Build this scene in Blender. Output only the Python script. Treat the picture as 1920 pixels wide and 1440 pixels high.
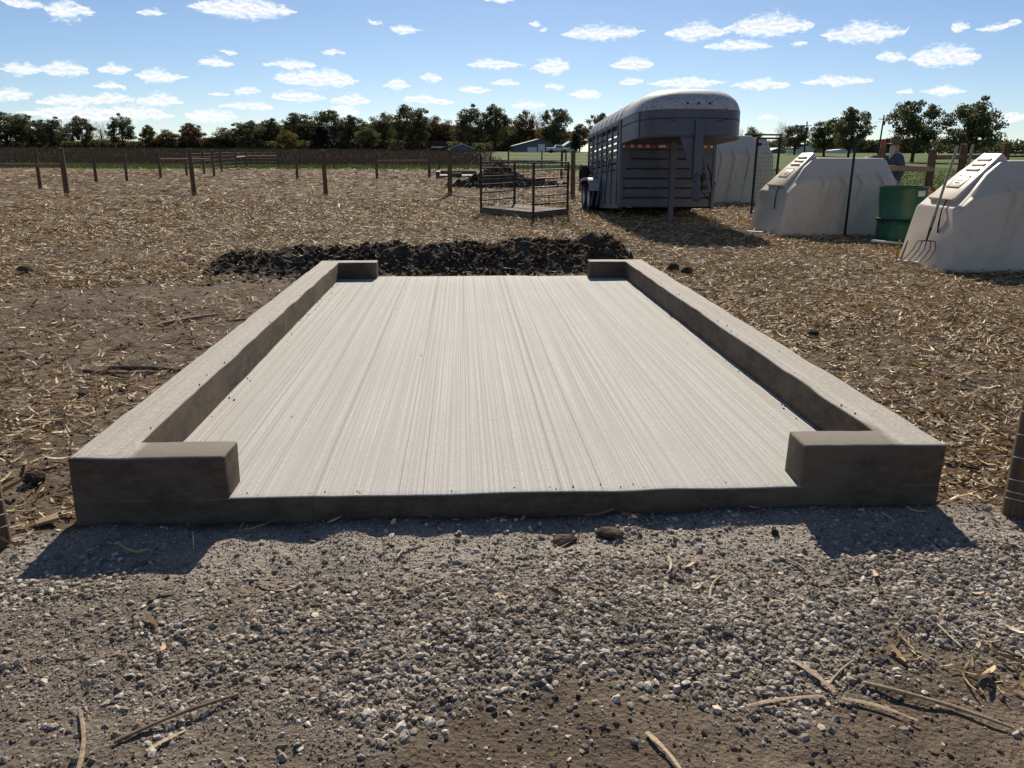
import bpy, bmesh, math, random
import numpy as np
from mathutils import Vector, Matrix, Euler

for o in list(bpy.data.objects): bpy.data.objects.remove(o, do_unlink=True)
scene = bpy.context.scene
COL = scene.collection
rad = math.radians
random.seed(11); RNG = np.random.default_rng(11)

# ------------------------------------------------------------------ camera
CAM = (-0.2284, -3.0978, 1.498)
cam_d = bpy.data.cameras.new('camera'); cam = bpy.data.objects.new('camera', cam_d); COL.objects.link(cam)
cam_d.sensor_width = 36; cam_d.lens = 1500/1920*36; cam_d.clip_start = .05; cam_d.clip_end = 6000
pit, yaw, rol = .28298, -.06126, .004995
fw = Vector((-math.sin(yaw)*math.cos(pit), math.cos(yaw)*math.cos(pit), -math.sin(pit)))
rt = Vector((math.cos(yaw), math.sin(yaw), 0)); up = rt.cross(fw)
r2 = rt*math.cos(rol)+up*math.sin(rol); u2 = -rt*math.sin(rol)+up*math.cos(rol)
cam.matrix_world = Matrix(((r2.x,u2.x,-fw.x,CAM[0]),(r2.y,u2.y,-fw.y,CAM[1]),(r2.z,u2.z,-fw.z,CAM[2]),(0,0,0,1)))
scene.camera = cam

# ------------------------------------------------------------------ sun, sky, exposure
SUN_AZ, SUN_EL = 6.0, 36.0
sd = Vector((math.sin(rad(SUN_AZ))*math.cos(rad(SUN_EL)), math.cos(rad(SUN_AZ))*math.cos(rad(SUN_EL)), math.sin(rad(SUN_EL))))
sl = bpy.data.lights.new('sun','SUN'); sl.energy = 5.0; sl.angle = rad(.53); sl.color = (1,.91,.77)
so = bpy.data.objects.new('sun', sl); COL.objects.link(so); so.location = (0,0,40)
so.rotation_euler = (-sd).to_track_quat('-Z','Y').to_euler()
scene.view_settings.view_transform = 'Standard'; scene.view_settings.look = 'None'
scene.view_settings.gamma = 1; scene.view_settings.use_curve_mapping = False
scene.view_settings.exposure = 0.3
scene.cycles.max_bounces = 5; scene.cycles.diffuse_bounces = 2; scene.cycles.glossy_bounces = 2; scene.cycles.transmission_bounces = 2
scene.cycles.caustics_reflective = False; scene.cycles.caustics_refractive = False

CLOUDS = [(-23.65,7.67,1.26,0.57),(-25.91,7.89,1.07,0.28),(-18.98,7.93,0.75,0.23),(-13.76,8.4,3.08,0.66),(-14.71,5.88,0.64,0.16),(-15.63,5.26,1.12,0.28),(-8.36,6.06,0.82,0.19),(-11.07,5.28,1.75,0.26),(-9.55,4.41,2.75,0.58),(-3.62,7.54,0.94,0.29),(-5.57,7.97,0.48,0.13),(-26.42,4.37,1.22,0.38),(-24.22,4.47,1.28,0.41),(-21.49,4.63,0.89,0.27),(-19.09,4.29,1.54,0.37),(-21.82,3.65,0.83,0.21),(-27.16,2.95,0.94,0.41),(-24.17,2.75,1.73,0.3),(-21.85,2.91,1.34,0.31),(-19.15,2.89,1.24,0.38),(-23.7,2.0,3.24,0.43),(-20.76,2.07,2.46,0.44),(-14.01,3.56,0.86,0.26),(-15.64,3.4,0.58,0.13),(-13.76,2.7,1.83,0.23),(-10.7,3.31,1.88,0.33),(-7.28,3.14,1.22,0.33),(-8.01,2.46,1.22,0.34),(-16.1,2.0,1.63,0.39),(-4.26,4.18,0.88,0.33),(-2.02,4.65,0.78,0.27),(0.72,3.97,1.08,0.23),(-2.69,3.27,1.43,0.3),(-1.09,3.11,0.79,0.2),(2.16,5.51,1.85,0.3),(6.08,5.36,1.42,0.49),(9.2,7.37,2.43,0.45),(11.11,7.44,0.86,0.29),(15.39,7.34,1.84,0.53),(19.83,7.55,2.56,0.64),(18.13,6.52,2.13,0.31),(21.85,6.54,0.51,0.18),(25.53,6.94,2.24,0.57),(11.55,5.51,1.39,0.39),(14.91,4.33,2.39,0.33),(11.42,4.45,0.88,0.2),(8.44,3.66,1.28,0.3),(6.28,4.17,0.79,0.17),(4.5,2.98,1.26,0.2),(3.05,4.36,0.9,0.2),(19.65,4.17,1.96,0.32),(24.14,4.3,1.92,0.31),(30.1,5.44,1.9,0.62),(27.04,5.59,0.89,0.3),(30.36,3.56,1.08,0.3),(28.23,3.65,0.33,0.15),(30.71,7.06,0.55,0.26),(32.49,6.95,0.67,0.2),(33.25,7.13,0.66,0.22),(33.91,1.99,1.07,0.24),(20.32,2.17,0.66,0.13),(2.69,9.42,1.05,0.19),(4.8,8.02,0.42,0.16),(5.51,7.7,0.32,0.16)]
# the same kind of fair-weather clouds goes on all round and overhead
_r = random.Random(5)
for k in range(60):
    a = _r.uniform(-180, 180); e = _r.uniform(2, 40)
    if -34 < a < 40 and e < 12: continue
    s = .6+e/14
    CLOUDS.append((round(a,2), round(e,2), round(_r.uniform(.9,2.6)*s,2), round(_r.uniform(.25,.6)*s,2)))

def N(nt, t, **kw):
    n = nt.nodes.new(t)
    for k, v in kw.items():
        if k.startswith('i_'): n.inputs[int(k[2:]) if k[2:].isdigit() else k[2:].replace('_',' ')].default_value = v
        else: setattr(n, k, v)
    return n
def M(nt, op, a, b=None, c=None, clamp=False):
    n = nt.nodes.new('ShaderNodeMath'); n.operation = op; n.use_clamp = clamp
    for i, s in enumerate((a,b,c)):
        if s is None: continue
        if hasattr(s,'is_output'): nt.links.new(s, n.inputs[i])
        else: n.inputs[i].default_value = s
    return n.outputs[0]
def MIX(nt, fac, a, b):
    n = nt.nodes.new('ShaderNodeMix'); n.data_type = 'RGBA'
    for idx, s in ((0,fac),(6,a),(7,b)):
        if hasattr(s,'is_output'): nt.links.new(s, n.inputs[idx])
        else: n.inputs[idx].default_value = s if idx == 0 else (tuple(s)+(1,) if len(s)==3 else s)
    return n.outputs[2]
def RANGE(nt, v, a, b, c=0., d=1., smooth=True):
    n = nt.nodes.new('ShaderNodeMapRange'); n.interpolation_type = 'SMOOTHSTEP' if smooth else 'LINEAR'
    nt.links.new(v, n.inputs[0])
    for i, x in zip((1,2,3,4),(a,b,c,d)): n.inputs[i].default_value = x
    return n.outputs[0]

world = bpy.data.worlds.new('World'); scene.world = world; world.use_nodes = True
wt = world.node_tree; wt.nodes.clear(); L = wt.links.new
sky = N(wt,'ShaderNodeTexSky', sky_type='NISHITA', sun_disc=False, sun_elevation=rad(SUN_EL), sun_rotation=rad(SUN_AZ),
        altitude=200, air_density=.72, dust_density=.18, ozone_density=3.4)
tc = N(wt,'ShaderNodeTexCoord'); sp = N(wt,'ShaderNodeSeparateXYZ'); L(tc.outputs['Generated'], sp.inputs[0])
az = M(wt,'MULTIPLY', M(wt,'ARCTAN2', sp.outputs[0], sp.outputs[1]), 57.29578)
el = M(wt,'MULTIPLY', M(wt,'ARCSINE', sp.outputs[2]), 57.29578)
cv = N(wt,'ShaderNodeCombineXYZ'); L(az, cv.inputs[0]); L(el, cv.inputs[1])
sc2 = N(wt,'ShaderNodeVectorMath', operation='MULTIPLY'); L(cv.outputs[0], sc2.inputs[0]); sc2.inputs[1].default_value = (1,2.3,1)
n1 = N(wt,'ShaderNodeTexNoise', noise_dimensions='2D'); L(sc2.outputs[0], n1.inputs['Vector'])
n1.inputs['Scale'].default_value = .75; n1.inputs['Detail'].default_value = 7; n1.inputs['Roughness'].default_value = .62
warp = N(wt,'ShaderNodeVectorMath', operation='MULTIPLY_ADD')
L(n1.outputs['Color'], warp.inputs[0]); warp.inputs[1].default_value = (1.6,.5,0); L(cv.outputs[0], warp.inputs[2])
wsub = N(wt,'ShaderNodeVectorMath', operation='SUBTRACT'); L(warp.outputs[0], wsub.inputs[0]); wsub.inputs[1].default_value = (.8,.25,0)
# clouds are laid out in rows: along each row a ramp over azimuth gives every cloud's middle height and half thickness
rows = []
for c in sorted(CLOUDS, key=lambda c: c[2], reverse=True):
    wide = not (-34 < c[0] < 40)
    for r in rows:
        if r['wide'] == wide and len(r['c']) < 10 and all(abs(c[0]-q[0]) > (c[2]+q[2])*1.12+.1 for q in r['c']): r['c'].append(c); break
    else: rows.append({'wide':wide,'c':[c]})
sv = N(wt,'ShaderNodeSeparateXYZ'); L(wsub.outputs[0], sv.inputs[0])
best = None
for r in rows:
    lo, hi = (-186,186) if r['wide'] else (-36,42)
    ramp = N(wt,'ShaderNodeValToRGB'); cr = ramp.color_ramp; cr.interpolation = 'EASE'
    L(RANGE(wt, sv.outputs[0], lo, hi, smooth=False), ramp.inputs[0])
    st = []
    for (a,e,w,h) in sorted(r['c']):
        w *= 1.08; h *= 1.15
        for da, k in ((-w,0),(0,1),(w,0)): st.append((max(0,min(1,(a+da-lo)/(hi-lo))), (e/45, k*(h/4)**2, 0, 1)))
    cr.elements.remove(cr.elements[1]); 
    for i,(p,c) in enumerate(st):
        el_ = cr.elements[0] if i == 0 else cr.elements.new(p)
        el_.position = p; el_.color = c
    sr = N(wt,'ShaderNodeSeparateColor'); L(ramp.outputs[0], sr.inputs[0])
    dy = M(wt,'SUBTRACT', sv.outputs[1], M(wt,'MULTIPLY', sr.outputs[0], 45))
    dy = M(wt,'MAXIMUM', dy, M(wt,'MULTIPLY', dy, -1.5))                      # flatter undersides
    th = M(wt,'MULTIPLY', M(wt,'POWER', sr.outputs[1], .5), 4)
    fld = M(wt,'ADD', M(wt,'DIVIDE', dy, M(wt,'MAXIMUM', th, .02)), RANGE(wt, th, .09, .0, 0, 2.5))
    best = fld if best is None else M(wt,'MINIMUM', best, fld)
n2 = N(wt,'ShaderNodeTexNoise', noise_dimensions='2D'); L(sc2.outputs[0], n2.inputs['Vector'])
n2.inputs['Scale'].default_value = 2.1; n2.inputs['Detail'].default_value = 6; n2.inputs['Roughness'].default_value = .6
dens = M(wt,'ADD', best, M(wt,'MULTIPLY', M(wt,'SUBTRACT', n2.outputs['Fac'], .5), 2.1))
cover = RANGE(wt, dens, 1.45, .05)
body = RANGE(wt, M(wt,'ADD', best, M(wt,'MULTIPLY', M(wt,'SUBTRACT', n2.outputs['Fac'], .5), 1.6)), .9, .1)
n3 = N(wt,'ShaderNodeTexNoise', noise_dimensions='2D'); n3.inputs['Scale'].default_value = 2.1; n3.inputs['Detail'].default_value = 6; n3.inputs['Roughness'].default_value = .6
sh = N(wt,'ShaderNodeVectorMath', operation='ADD'); L(sc2.outputs[0], sh.inputs[0]); sh.inputs[1].default_value = (.05,.30,0); L(sh.outputs[0], n3.inputs['Vector'])
under = RANGE(wt, M(wt,'SUBTRACT', n2.outputs['Fac'], n3.outputs['Fac']), -.10, .16)
ccol = MIX(wt, M(wt,'MULTIPLY', body, M(wt,'ADD', M(wt,'MULTIPLY', under, .5), .3)), (13.0,13.0,12.7), (8.0,8.5,9.3))
full = MIX(wt, M(wt,'MULTIPLY', cover, .93), sky.outputs[0], ccol)
bg = N(wt,'ShaderNodeBackground'); L(full, bg.inputs[0]); bg.inputs[1].default_value = .074
wo = N(wt,'ShaderNodeOutputWorld'); L(bg.outputs[0], wo.inputs[0])

# ------------------------------------------------------------------ helpers
def tag(o, label=None, cat=None, group=None, kind=None):
    if label: o['label'] = label
    if cat: o['category'] = cat
    if group: o['group'] = group
    if kind: o['kind'] = kind
    return o
def empty(name, loc=(0,0,0), rot=(0,0,0), label=None, cat=None, group=None):
    o = bpy.data.objects.new(name, None); COL.objects.link(o); o.location = loc; o.rotation_euler = rot
    o.empty_display_size = .1
    return tag(o, label, cat, group)
def link(name, me, mat, parent=None):
    o = bpy.data.objects.new(name, me); COL.objects.link(o)
    if mat is not None and len(me.materials) == 0: me.materials.append(mat)
    if parent is not None: o.parent = parent
    return o
def copy_tree(o, parent=None):
    c = o.copy(); COL.objects.link(c)
    if parent is not None: c.parent = parent
    for ch in o.children: copy_tree(ch, c)
    return c

class MB:
    def __init__(s): s.v = []; s.f = []
    def add(s, vs, fs):
        b = len(s.v); s.v += [tuple(v) for v in vs]; s.f += [tuple(i+b for i in f) for f in fs]; return s
    def box(s, c, d, rot=None):
        x,y,z = d[0]/2,d[1]/2,d[2]/2
        vs = [Vector(p) for p in ((-x,-y,-z),(x,-y,-z),(x,y,-z),(-x,y,-z),(-x,-y,z),(x,-y,z),(x,y,z),(-x,y,z))]
        if rot is not None:
            R = Euler(rot).to_matrix(); vs = [R@v for v in vs]
        C = Vector(c)
        return s.add([v+C for v in vs], [(0,3,2,1),(4,5,6,7),(0,1,5,4),(1,2,6,5),(2,3,7,6),(3,0,4,7)])
    def bar(s, p0, p1, w, h, upv=(0,0,1)):
        p0 = Vector(p0); p1 = Vector(p1); d = (p1-p0).normalized(); u = Vector(upv)
        if abs(d.dot(u)) > .98: u = Vector((1,0,0))
        a = d.cross(u).normalized(); b = a.cross(d)
        vs = []
        for p in (p0,p1):
            for i,j in ((-1,-1),(1,-1),(1,1),(-1,1)): vs.append(p+a*(i*w/2)+b*(j*h/2))
        return s.add(vs, [(0,1,2,3),(7,6,5,4),(0,4,5,1),(1,5,6,2),(2,6,7,3),(3,7,4,0)])
    def tube(s, pts, r, n=8, cap=True):
        pts = [Vector(p) for p in pts]; m = len(pts); rr = r if hasattr(r,'__len__') else [r]*m
        base = len(s.v); prev = None
        for i,p in enumerate(pts):
            d = (pts[min(i+1,m-1)]-pts[max(i-1,0)]).normalized()
            ref = Vector((0,0,1)) if abs(d.z) < .9 else Vector((1,0,0))
            a = d.cross(ref).normalized()
            if prev is not None:
                a2 = prev-d*prev.dot(d)
                if a2.length > 1e-5: a = a2.normalized()
            prev = a; b = d.cross(a)
            for k in range(n):
                t = 2*math.pi*k/n; s.v.append(tuple(p+(a*math.cos(t)+b*math.sin(t))*rr[i]))
        for i in range(m-1):
            for k in range(n):
                k2 = (k+1)%n; s.f.append((base+i*n+k, base+i*n+k2, base+(i+1)*n+k2, base+(i+1)*n+k))
        if cap:
            s.f.append(tuple(base+k for k in reversed(range(n)))); s.f.append(tuple(base+(m-1)*n+k for k in range(n)))
        return s
    def prism(s, poly, axis, a, b):
        def P(u,v,w):
            return {'x':(w,u,v),'y':(u,w,v),'z':(u,v,w)}[axis]
        n = len(poly)
        vs = [P(u,v,a) for u,v in poly]+[P(u,v,b) for u,v in poly]
        return s.add(vs, [tuple(reversed(range(n))), tuple(range(n,2*n))]+[(i,(i+1)%n,n+(i+1)%n,n+i) for i in range(n)])
    def lathe(s, prof, n=24, c=(0,0,0)):
        base = len(s.v)
        for r,z in prof:
            for k in range(n):
                t = 2*math.pi*k/n; s.v.append((c[0]+r*math.cos(t), c[1]+r*math.sin(t), c[2]+z))
        for i in range(len(prof)-1):
            for k in range(n):
                k2=(k+1)%n; s.f.append((base+i*n+k,base+i*n+k2,base+(i+1)*n+k2,base+(i+1)*n+k))
        return s
    def mesh(s, name, smooth=False, bevel=0, seg=2, fix=True):
        me = bpy.data.meshes.new(name); me.from_pydata(s.v, [], s.f)
        if bevel or fix:
            bm = bmesh.new(); bm.from_mesh(me)
            if fix: bmesh.ops.recalc_face_normals(bm, faces=bm.faces)
            if bevel:
                ed = [e for e in bm.edges if len(e.link_faces)==2 and e.calc_face_angle(0) > .4]
                bmesh.ops.bevel(bm, geom=ed, offset=bevel, segments=seg, profile=.5, affect='EDGES', clamp_overlap=True)
            bm.to_mesh(me); bm.free()
        if smooth:
            me.shade_smooth()
            me.set_sharp_from_angle(angle=rad(40))
        return me
    def build(s, name, mat, parent=None, **kw): return link(name, s.mesh(name, **kw), mat, parent)

def np_mesh(name, V, F, smooth=False):
    V = np.ascontiguousarray(V, np.float32); F = np.ascontiguousarray(F, np.int32)
    me = bpy.data.meshes.new(name); k = F.shape[1]
    me.vertices.add(len(V)); me.vertices.foreach_set('co', V.ravel())
    me.loops.add(F.size); me.loops.foreach_set('vertex_index', F.ravel())
    me.polygons.add(len(F)); me.polygons.foreach_set('loop_start', np.arange(0,F.size,k,dtype=np.int32))
    me.polygons.foreach_set('loop_total', np.full(len(F),k,np.int32))
    me.polygons.foreach_set('use_smooth', np.full(len(F), smooth, bool))
    me.update(calc_edges=True)
    return me
def rotm(rx, ry, rz):
    cx,sx,cy,sy,cz,sz = np.cos(rx),np.sin(rx),np.cos(ry),np.sin(ry),np.cos(rz),np.sin(rz)
    R = np.empty((len(rx),3,3))
    R[:,0,0]=cz*cy; R[:,0,1]=cz*sy*sx-sz*cx; R[:,0,2]=cz*sy*cx+sz*sx
    R[:,1,0]=sz*cy; R[:,1,1]=sz*sy*sx+cz*cx; R[:,1,2]=sz*sy*cx-cz*sx
    R[:,2,0]=-sy;   R[:,2,1]=cy*sx;          R[:,2,2]=cy*cx
    return R
def scatter(bv, bf, pos, R, sc, jit=0):
    n = len(pos); bv = np.asarray(bv,float); bf = np.asarray(bf)
    P = np.broadcast_to(bv,(n,)+bv.shape).copy()
    if jit: P *= 1+RNG.uniform(-jit,jit,(n,len(bv),1))
    P *= sc[:,None,:] if sc.ndim==2 else sc[:,None,None]
    P = np.einsum('nij,nvj->nvi', R, P)+pos[:,None,:]
    F = bf[None]+(np.arange(n)*len(bv))[:,None,None]
    return P.reshape(-1,3), F.reshape(-1,bf.shape[1])
def cat_meshes(parts):
    vs, fs, b = [], [], 0
    for v,f in parts: vs.append(v); fs.append(f+b); b += len(v)
    return np.concatenate(vs), np.concatenate(fs)

_H = RNG.random((257,257)); _H[256]=_H[0]; _H[:,256]=_H[:,0]
def vnoise(x, y):
    x = np.asarray(x,float); y = np.asarray(y,float)
    xi = np.floor(x).astype(int); yi = np.floor(y).astype(int); fx = x-xi; fy = y-yi
    fx = fx*fx*fx*(fx*(fx*6-15)+10); fy = fy*fy*fy*(fy*(fy*6-15)+10); xi &= 255; yi &= 255
    a=_H[xi,yi]; b=_H[xi+1,yi]; c=_H[xi,yi+1]; d=_H[xi+1,yi+1]
    return (a+(b-a)*fx)*(1-fy)+(c+(d-c)*fx)*fy
def fbm(x, y, o=4, g=.5):
    s = 0; a = 1; t = 0
    for k in range(o):
        s = s+a*vnoise(x*2**k+17.3*k, y*2**k+5.1*k); t += a; a *= g
    return s/t
def sstep(a, b, x):
    t = np.clip((x-a)/(b-a),0,1); return t*t*(3-2*t)

# ------------------------------------------------------------------ materials
def newmat(name):
    m = bpy.data.materials.new(name); m.use_nodes = True; nt = m.node_tree; nt.nodes.clear()
    out = nt.nodes.new('ShaderNodeOutputMaterial'); p = nt.nodes.new('ShaderNodeBsdfPrincipled')
    nt.links.new(p.outputs[0], out.inputs[0]); return m, nt, p, out
def noise(nt, vec, scale, detail=4, rough=.55):
    n = nt.nodes.new('ShaderNodeTexNoise'); n.inputs['Scale'].default_value = scale
    n.inputs['Detail'].default_value = detail; n.inputs['Roughness'].default_value = rough
    if vec is not None: nt.links.new(vec, n.inputs['Vector'])
    return n.outputs['Fac']
def mapping(nt, vec, scale=(1,1,1), loc=(0,0,0)):
    n = nt.nodes.new('ShaderNodeMapping'); nt.links.new(vec, n.inputs[0]); n.inputs['Scale'].default_value = scale
    n.inputs['Location'].default_value = loc; return n.outputs[0]
def coords(nt, kind):
    if kind == 'World': return nt.nodes.new('ShaderNodeNewGeometry').outputs['Position']
    return nt.nodes.new('ShaderNodeTexCoord').outputs[kind]
def bump(nt, p, h, strength, dist=.01):
    b = nt.nodes.new('ShaderNodeBump'); b.inputs['Strength'].default_value = strength; b.inputs['Distance'].default_value = dist
    nt.links.new(h, b.inputs['Height']); nt.links.new(b.outputs[0], p.inputs['Normal'])
def pmat(name, c1, c2, scale=8, rough=.7, stretch=(1,1,1), metal=0, bmp=.2, kind='Object', spec=.3, dirt=None, dirt_amt=.5, dscale=3, bdist=.01):
    m, nt, p, out = newmat(name); co = coords(nt, kind); v = mapping(nt, co, stretch)
    n = noise(nt, v, scale, 6, .6); f = RANGE(nt, n, .3, .7)
    c = MIX(nt, f, c1, c2)
    if dirt:
        d = RANGE(nt, noise(nt, co, dscale, 8, .68), .62-dirt_amt*.25, .72-dirt_amt*.12)
        c = MIX(nt, d, c, dirt)
    nt.links.new(c, p.inputs['Base Color']); p.inputs['Roughness'].default_value = rough
    p.inputs['Metallic'].default_value = metal; p.inputs['Specular IOR Level'].default_value = spec
    if bmp: bump(nt, p, n, bmp, bdist)
    return m
def islandmat(name, ramp, rough=.7, spec=.25, transl=0., bmp=0., noise_amt=.35, nscale=40):
    """colour drawn per loose piece"""
    m, nt, p, out = newmat(name)
    g = nt.nodes.new('ShaderNodeNewGeometry'); cr = nt.nodes.new('ShaderNodeValToRGB')
    cr.color_ramp.elements.remove(cr.color_ramp.elements[1])
    for i,(pos,col) in enumerate(ramp):
        e = cr.color_ramp.elements[0] if i == 0 else cr.color_ramp.elements.new(pos)
        e.position = pos; e.color = tuple(col)+(1,)
    nt.links.new(g.outputs['Random Per Island'], cr.inputs[0])
    n = noise(nt, g.outputs['Position'], nscale, 3, .6)
    hs = nt.nodes.new('ShaderNodeHueSaturation'); nt.links.new(cr.outputs[0], hs.inputs['Color'])
    nt.links.new(RANGE(nt, n, .25,.75, 1-noise_amt, 1+noise_amt), hs.inputs['Value'])
    nt.links.new(hs.outputs[0], p.inputs['Base Color']); p.inputs['Roughness'].default_value = rough
    p.inputs['Specular IOR Level'].default_value = spec
    if transl:
        t = nt.nodes.new('ShaderNodeBsdfTranslucent'); nt.links.new(hs.outputs[0], t.inputs[0])
        mx = nt.nodes.new('ShaderNodeMixShader'); mx.inputs[0].default_value = transl
        nt.links.new(p.outputs[0], mx.inputs[1]); nt.links.new(t.outputs[0], mx.inputs[2]); nt.links.new(mx.outputs[0], out.inputs[0])
    if bmp: bump(nt, p, noise(nt, g.outputs['Position'], nscale*3, 3), bmp, .003)
    return m

MT = {}
MT['post'] = pmat('weathered_post_wood', (.085,.052,.03), (.17,.115,.07), 6, .85, (6,6,.5), bmp=.5)
MT['rail'] = pmat('rail_wood', (.13,.09,.055), (.25,.18,.115), 6, .8, (.5,6,6), bmp=.4)
MT['paleplank'] = pmat('pale_plank_wood', (.26,.18,.1), (.4,.3,.18), 10, .8, (1,6,6), bmp=.3)
MT['wire'] = pmat('galvanised_wire', (.45,.46,.47), (.6,.6,.61), 30, .4, metal=.85, bmp=0)
MT['darkwire'] = pmat('rusty_wire', (.10,.08,.07), (.18,.15,.13), 30, .6, metal=.5, bmp=0)
MT['darksteel'] = pmat('dark_tube_steel', (.025,.022,.02), (.06,.045,.035), 14, .55, metal=.4, bmp=.1)
MT['blacksteel'] = pmat('black_steel', (.012,.012,.014), (.03,.03,.032), 14, .5, metal=.3, bmp=.05)
MT['rubber'] = pmat('tyre_rubber', (.012,.012,.013), (.03,.028,.027), 12, .8, bmp=.2)
MT['paint'] = pmat('grey_blue_trailer_paint', (.07,.076,.096), (.09,.097,.118), 3, .42, bmp=.06, spec=.45, dirt=(.10,.095,.09), dirt_amt=.35, dscale=2.2, bdist=.004)
MT['paintdark'] = pmat('dark_groove_paint', (.02,.022,.03), (.035,.037,.045), 5, .6, bmp=.05)
MT['roofpaint'] = pmat('stained_roof_paint', (.44,.43,.43), (.54,.53,.52), 7, .6, bmp=.1, spec=.3, dirt=(.20,.195,.205), dirt_amt=.6, dscale=26, bdist=.003)
MT['red'] = pmat('red_reflective_tape', (.42,.05,.03), (.55,.09,.06), 20, .4, bmp=0)
MT['white'] = pmat('white_paint', (.62,.61,.58), (.72,.71,.69), 8, .5, bmp=.05)
MT['green'] = pmat('green_drum_paint', (.005,.075,.038), (.007,.11,.055), 4, .38, bmp=.08, spec=.5, dirt=(.03,.07,.045), dirt_amt=.3, dscale=5, bdist=.004)
MT['hutch'] = pmat('off_white_polyethylene', (.60,.505,.395), (.65,.555,.445), 1.2, .42, bmp=.03, spec=.4, dirt=(.48,.40,.32), dirt_amt=.15, dscale=.9, bdist=.003)
MT['rust'] = pmat('rusty_iron', (.09,.035,.022), (.16,.07,.045), 30, .7, metal=.3, bmp=.2)
MT['handle'] = pmat('grey_ash_handle', (.30,.26,.21), (.42,.37,.30), 12, .7, (8,8,.6), bmp=.2)
MT['rope'] = pmat('dark_rope', (.02,.012,.01), (.05,.03,.02), 60, .9, bmp=.2)
MT['stake'] = pmat('yellow_stake_wood', (.5,.28,.05), (.6,.36,.09), 20, .7, (1,1,.2))
MT['pallet'] = pmat('grey_pallet_wood', (.085,.075,.066), (.17,.15,.13), 6, .85, (.6,7,7), bmp=.4)
MT['soil'] = pmat('dark_turned_soil', (.03,.0225,.0165), (.085,.066,.05), 9, .95, bmp=.9, kind='World', spec=.15, bdist=.03)
MT['clod'] = pmat('drier_soil_clod', (.045,.034,.026), (.12,.095,.073), 14, .95, bmp=.8, kind='World', spec=.15, bdist=.02)
MT['bark'] = pmat('bark', (.035,.028,.022), (.075,.06,.048), 3, .9, bmp=.3)
MT['greybark'] = pmat('grey_bark', (.15,.125,.105), (.22,.19,.165), 3, .9, bmp=.3)
MT['barnwall'] = pmat('blue_grey_barn_metal', (.11,.125,.15), (.14,.155,.18), 1, .5, (6,6,.2), bmp=.05)
MT['barnroof'] = pmat('grey_barn_roof', (.14,.15,.165), (.18,.19,.2), 1, .45, bmp=.05)
MT['barndark'] = pmat('dark_red_barn', (.05,.025,.022), (.08,.04,.03), 1, .8, bmp=.05)
MT['whiteroof'] = pmat('white_metal_roof', (.72,.72,.72), (.8,.8,.8), 1, .4, bmp=.03)
MT['skin'] = pmat('skin', (.38,.22,.155), (.44,.26,.19), 12, .6, bmp=.05)
MT['denim'] = pmat('blue_work_shirt', (.055,.075,.13), (.085,.11,.17), 12, .9, bmp=.2)
MT['trousers'] = pmat('dark_trousers', (.016,.018,.025), (.03,.032,.04), 12, .9, bmp=.2)
MT['beard'] = pmat('grey_beard', (.38,.34,.29), (.52,.48,.42), 40, .9, (1,1,.2), bmp=.5)
MT['cap'] = pmat('brown_cap', (.12,.085,.06), (.17,.125,.09), 20, .9, bmp=.1)
MT['feed'] = pmat('red_brown_feed', (.20,.07,.03), (.36,.16,.075), 25, .9, bmp=.8, bdist=.02)
MT['string'] = pmat('pale_string', (.6,.55,.45), (.7,.66,.56), 30, .8, bmp=0)
MT['glass'] = pmat('dark_window_glass', (.02,.025,.03), (.03,.035,.04), 4, .12, bmp=0, spec=.6)

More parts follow.
